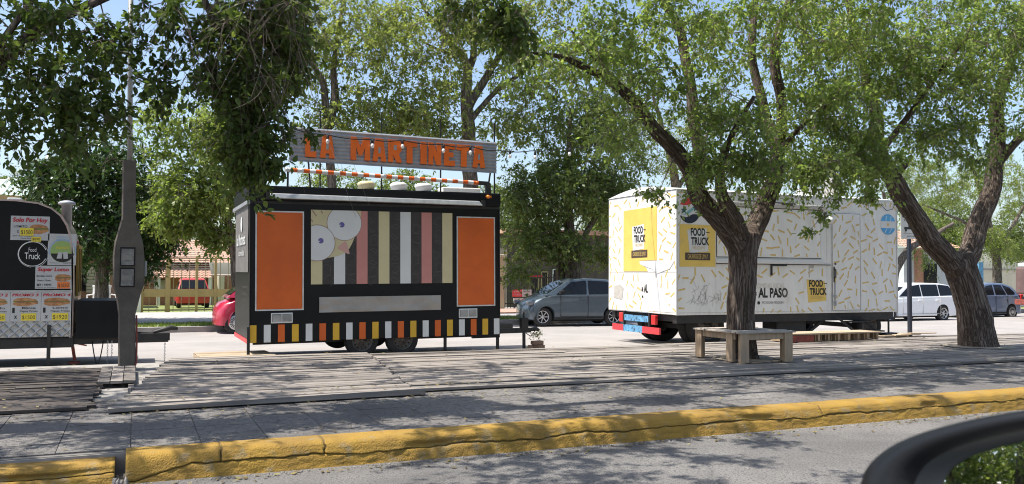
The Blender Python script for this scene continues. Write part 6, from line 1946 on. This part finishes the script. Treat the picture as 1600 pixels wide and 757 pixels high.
WM = thing('photographers_car', 'black wing mirror and door of the car the picture is taken from', 'car', (MO.x, MO.y, 0))
L0 = Vector((MO.x, MO.y, 0))
FM = Fr(MO-L0, (mu, mv))
outer = [on_plane(*q) for q in ((1344, 770), (1352, 738), (1370, 715), (1400, 694), (1440, 677), (1480, 665), (1540, 651), (1600, 641), (1700, 630), (1790, 632), (1850, 660), (1880, 730), (1880, 820), (1850, 880), (1780, 915), (1680, 925), (1560, 920), (1460, 905), (1395, 880), (1360, 840), (1345, 800))]
cx_ = sum(p_[0] for p_ in outer)/len(outer); cy_ = sum(p_[1] for p_ in outer)/len(outer)


def smooth_loop(P, k=4):
    out = []; n = len(P)
    for i in range(n):
        p0, p1, p2, p3 = [np.array(P[(i+j-1) % n]) for j in range(4)]
        for q in range(k):
            t = q/k; out.append(tuple(.5*((2*p1)+(-p0+p2)*t+(2*p0-5*p1+4*p2-p3)*t*t+(-p0+3*p1-3*p2+p3)*t**3)))
    return out


outer = smooth_loop(outer)
sc_ = lambda s, dx=0, dy=0: [(cx_+(x-cx_)*s+dx, cy_+(y-cy_)*s+dy) for x, y in outer]
glass_ref = [on_plane(*q) for q in ((1456, 775), (1463, 745), (1484, 722), (1526, 704), (1600, 686), (1700, 672), (1770, 674), (1815, 700), (1835, 750), (1830, 815), (1800, 860), (1740, 880), (1640, 888), (1560, 880), (1500, 850), (1474, 810))]
glass = smooth_loop(glass_ref)
gx_ = sum(p_[0] for p_ in glass)/len(glass); gy_ = sum(p_[1] for p_ in glass)/len(glass)
nO = len(outer)


def resample(P, n):
    # by angle about the centre, so that loops of both outlines match up
    c = np.mean(np.array(P), axis=0); A = np.array(P)
    ang = np.unwrap(np.arctan2(A[:, 1]-c[1], A[:, 0]-c[0])); r_ = np.hypot(A[:, 0]-c[0], A[:, 1]-c[1])
    if ang[-1] < ang[0]: ang = ang[::-1]; r_ = r_[::-1]
    o_ = np.argsort(ang); ang, r_ = ang[o_], r_[o_]
    th = np.linspace(0, 2*np.pi, n, endpoint=False)
    rr = np.interp((th-ang[0]) % (2*np.pi)+ang[0], np.append(ang, ang[0]+2*np.pi), np.append(r_, r_[0]))
    return c, np.stack([c[0]+rr*np.cos(th), c[1]+rr*np.sin(th)], 1)


cO, LO = resample(outer, 96); cG, LG = resample(glass, 96)
b = MB()
lay = [(LO*0+cO+(LO-cO)*.45, -.105), (cO+(LO-cO)*.78, -.095), (cO+(LO-cO)*.93, -.07), (cO+(LO-cO)*.995, -.035), (cO+(LO-cO)*1.0, -.012), (cO+(LO-cO)*.985, .004), (LO+(LG-LO)*.3, .012), (LO+(LG-LO)*.58, .009), (LO+(LG-LO)*.72, -.004)]
for P_, d_ in lay:
    for x, y in P_: b.v.append(tuple(FM.p(x, y, d_)))
for i in range(len(lay)-1):
    for j in range(96):
        q = (j+1) % 96; b.face([i*96+j, i*96+q, (i+1)*96+q, (i+1)*96+j], True)
b.face(list(range(95, -1, -1)))
b.build('mirror_housing', m_mirbody, WM)
b = MB()
lay = [(LO+(LG-LO)*.72, -.004), (LO+(LG-LO)*.84, -.014), (LO+(LG-LO)*.99, -.018)]
for P_, d_ in lay:
    for x, y in P_: b.v.append(tuple(FM.p(x, y, d_)))
for i in range(2):
    for j in range(96):
        q = (j+1) % 96; b.face([i*96+j, i*96+q, (i+1)*96+q, (i+1)*96+j], True)
b.build('mirror_bezel', m_mirbez, WM)
b = MB(); b.fpoly(FM, [tuple(p_) for p_ in LG], -.016); b.build('mirror_glass', m_mirglass, WM)
b = MB(); e0 = FM.p(cO[0], cO[1]-.06, -.06); b.tube([e0, e0+Vector((-.02, -.05, -.06)), e0+Vector((-.02, -.16, -.10))], [.035, .03, .035], 10); b.build('mirror_arm', m_mirbody, WM)
b = MB()
dx0, dx1, dy = -1.9-0, 1.5, MO.y-.30-L0.y
b.box(dx0, dx1, dy, dy+.10, .28, .93)
b.build('door_panel', m_mirbody, WM, bevel=.04, seg=3)
b = MB(); b.box(dx0+.2, dx1-.6, dy+.0, dy+.05, .932, .96); b.build('window_seal', m_dark, WM)
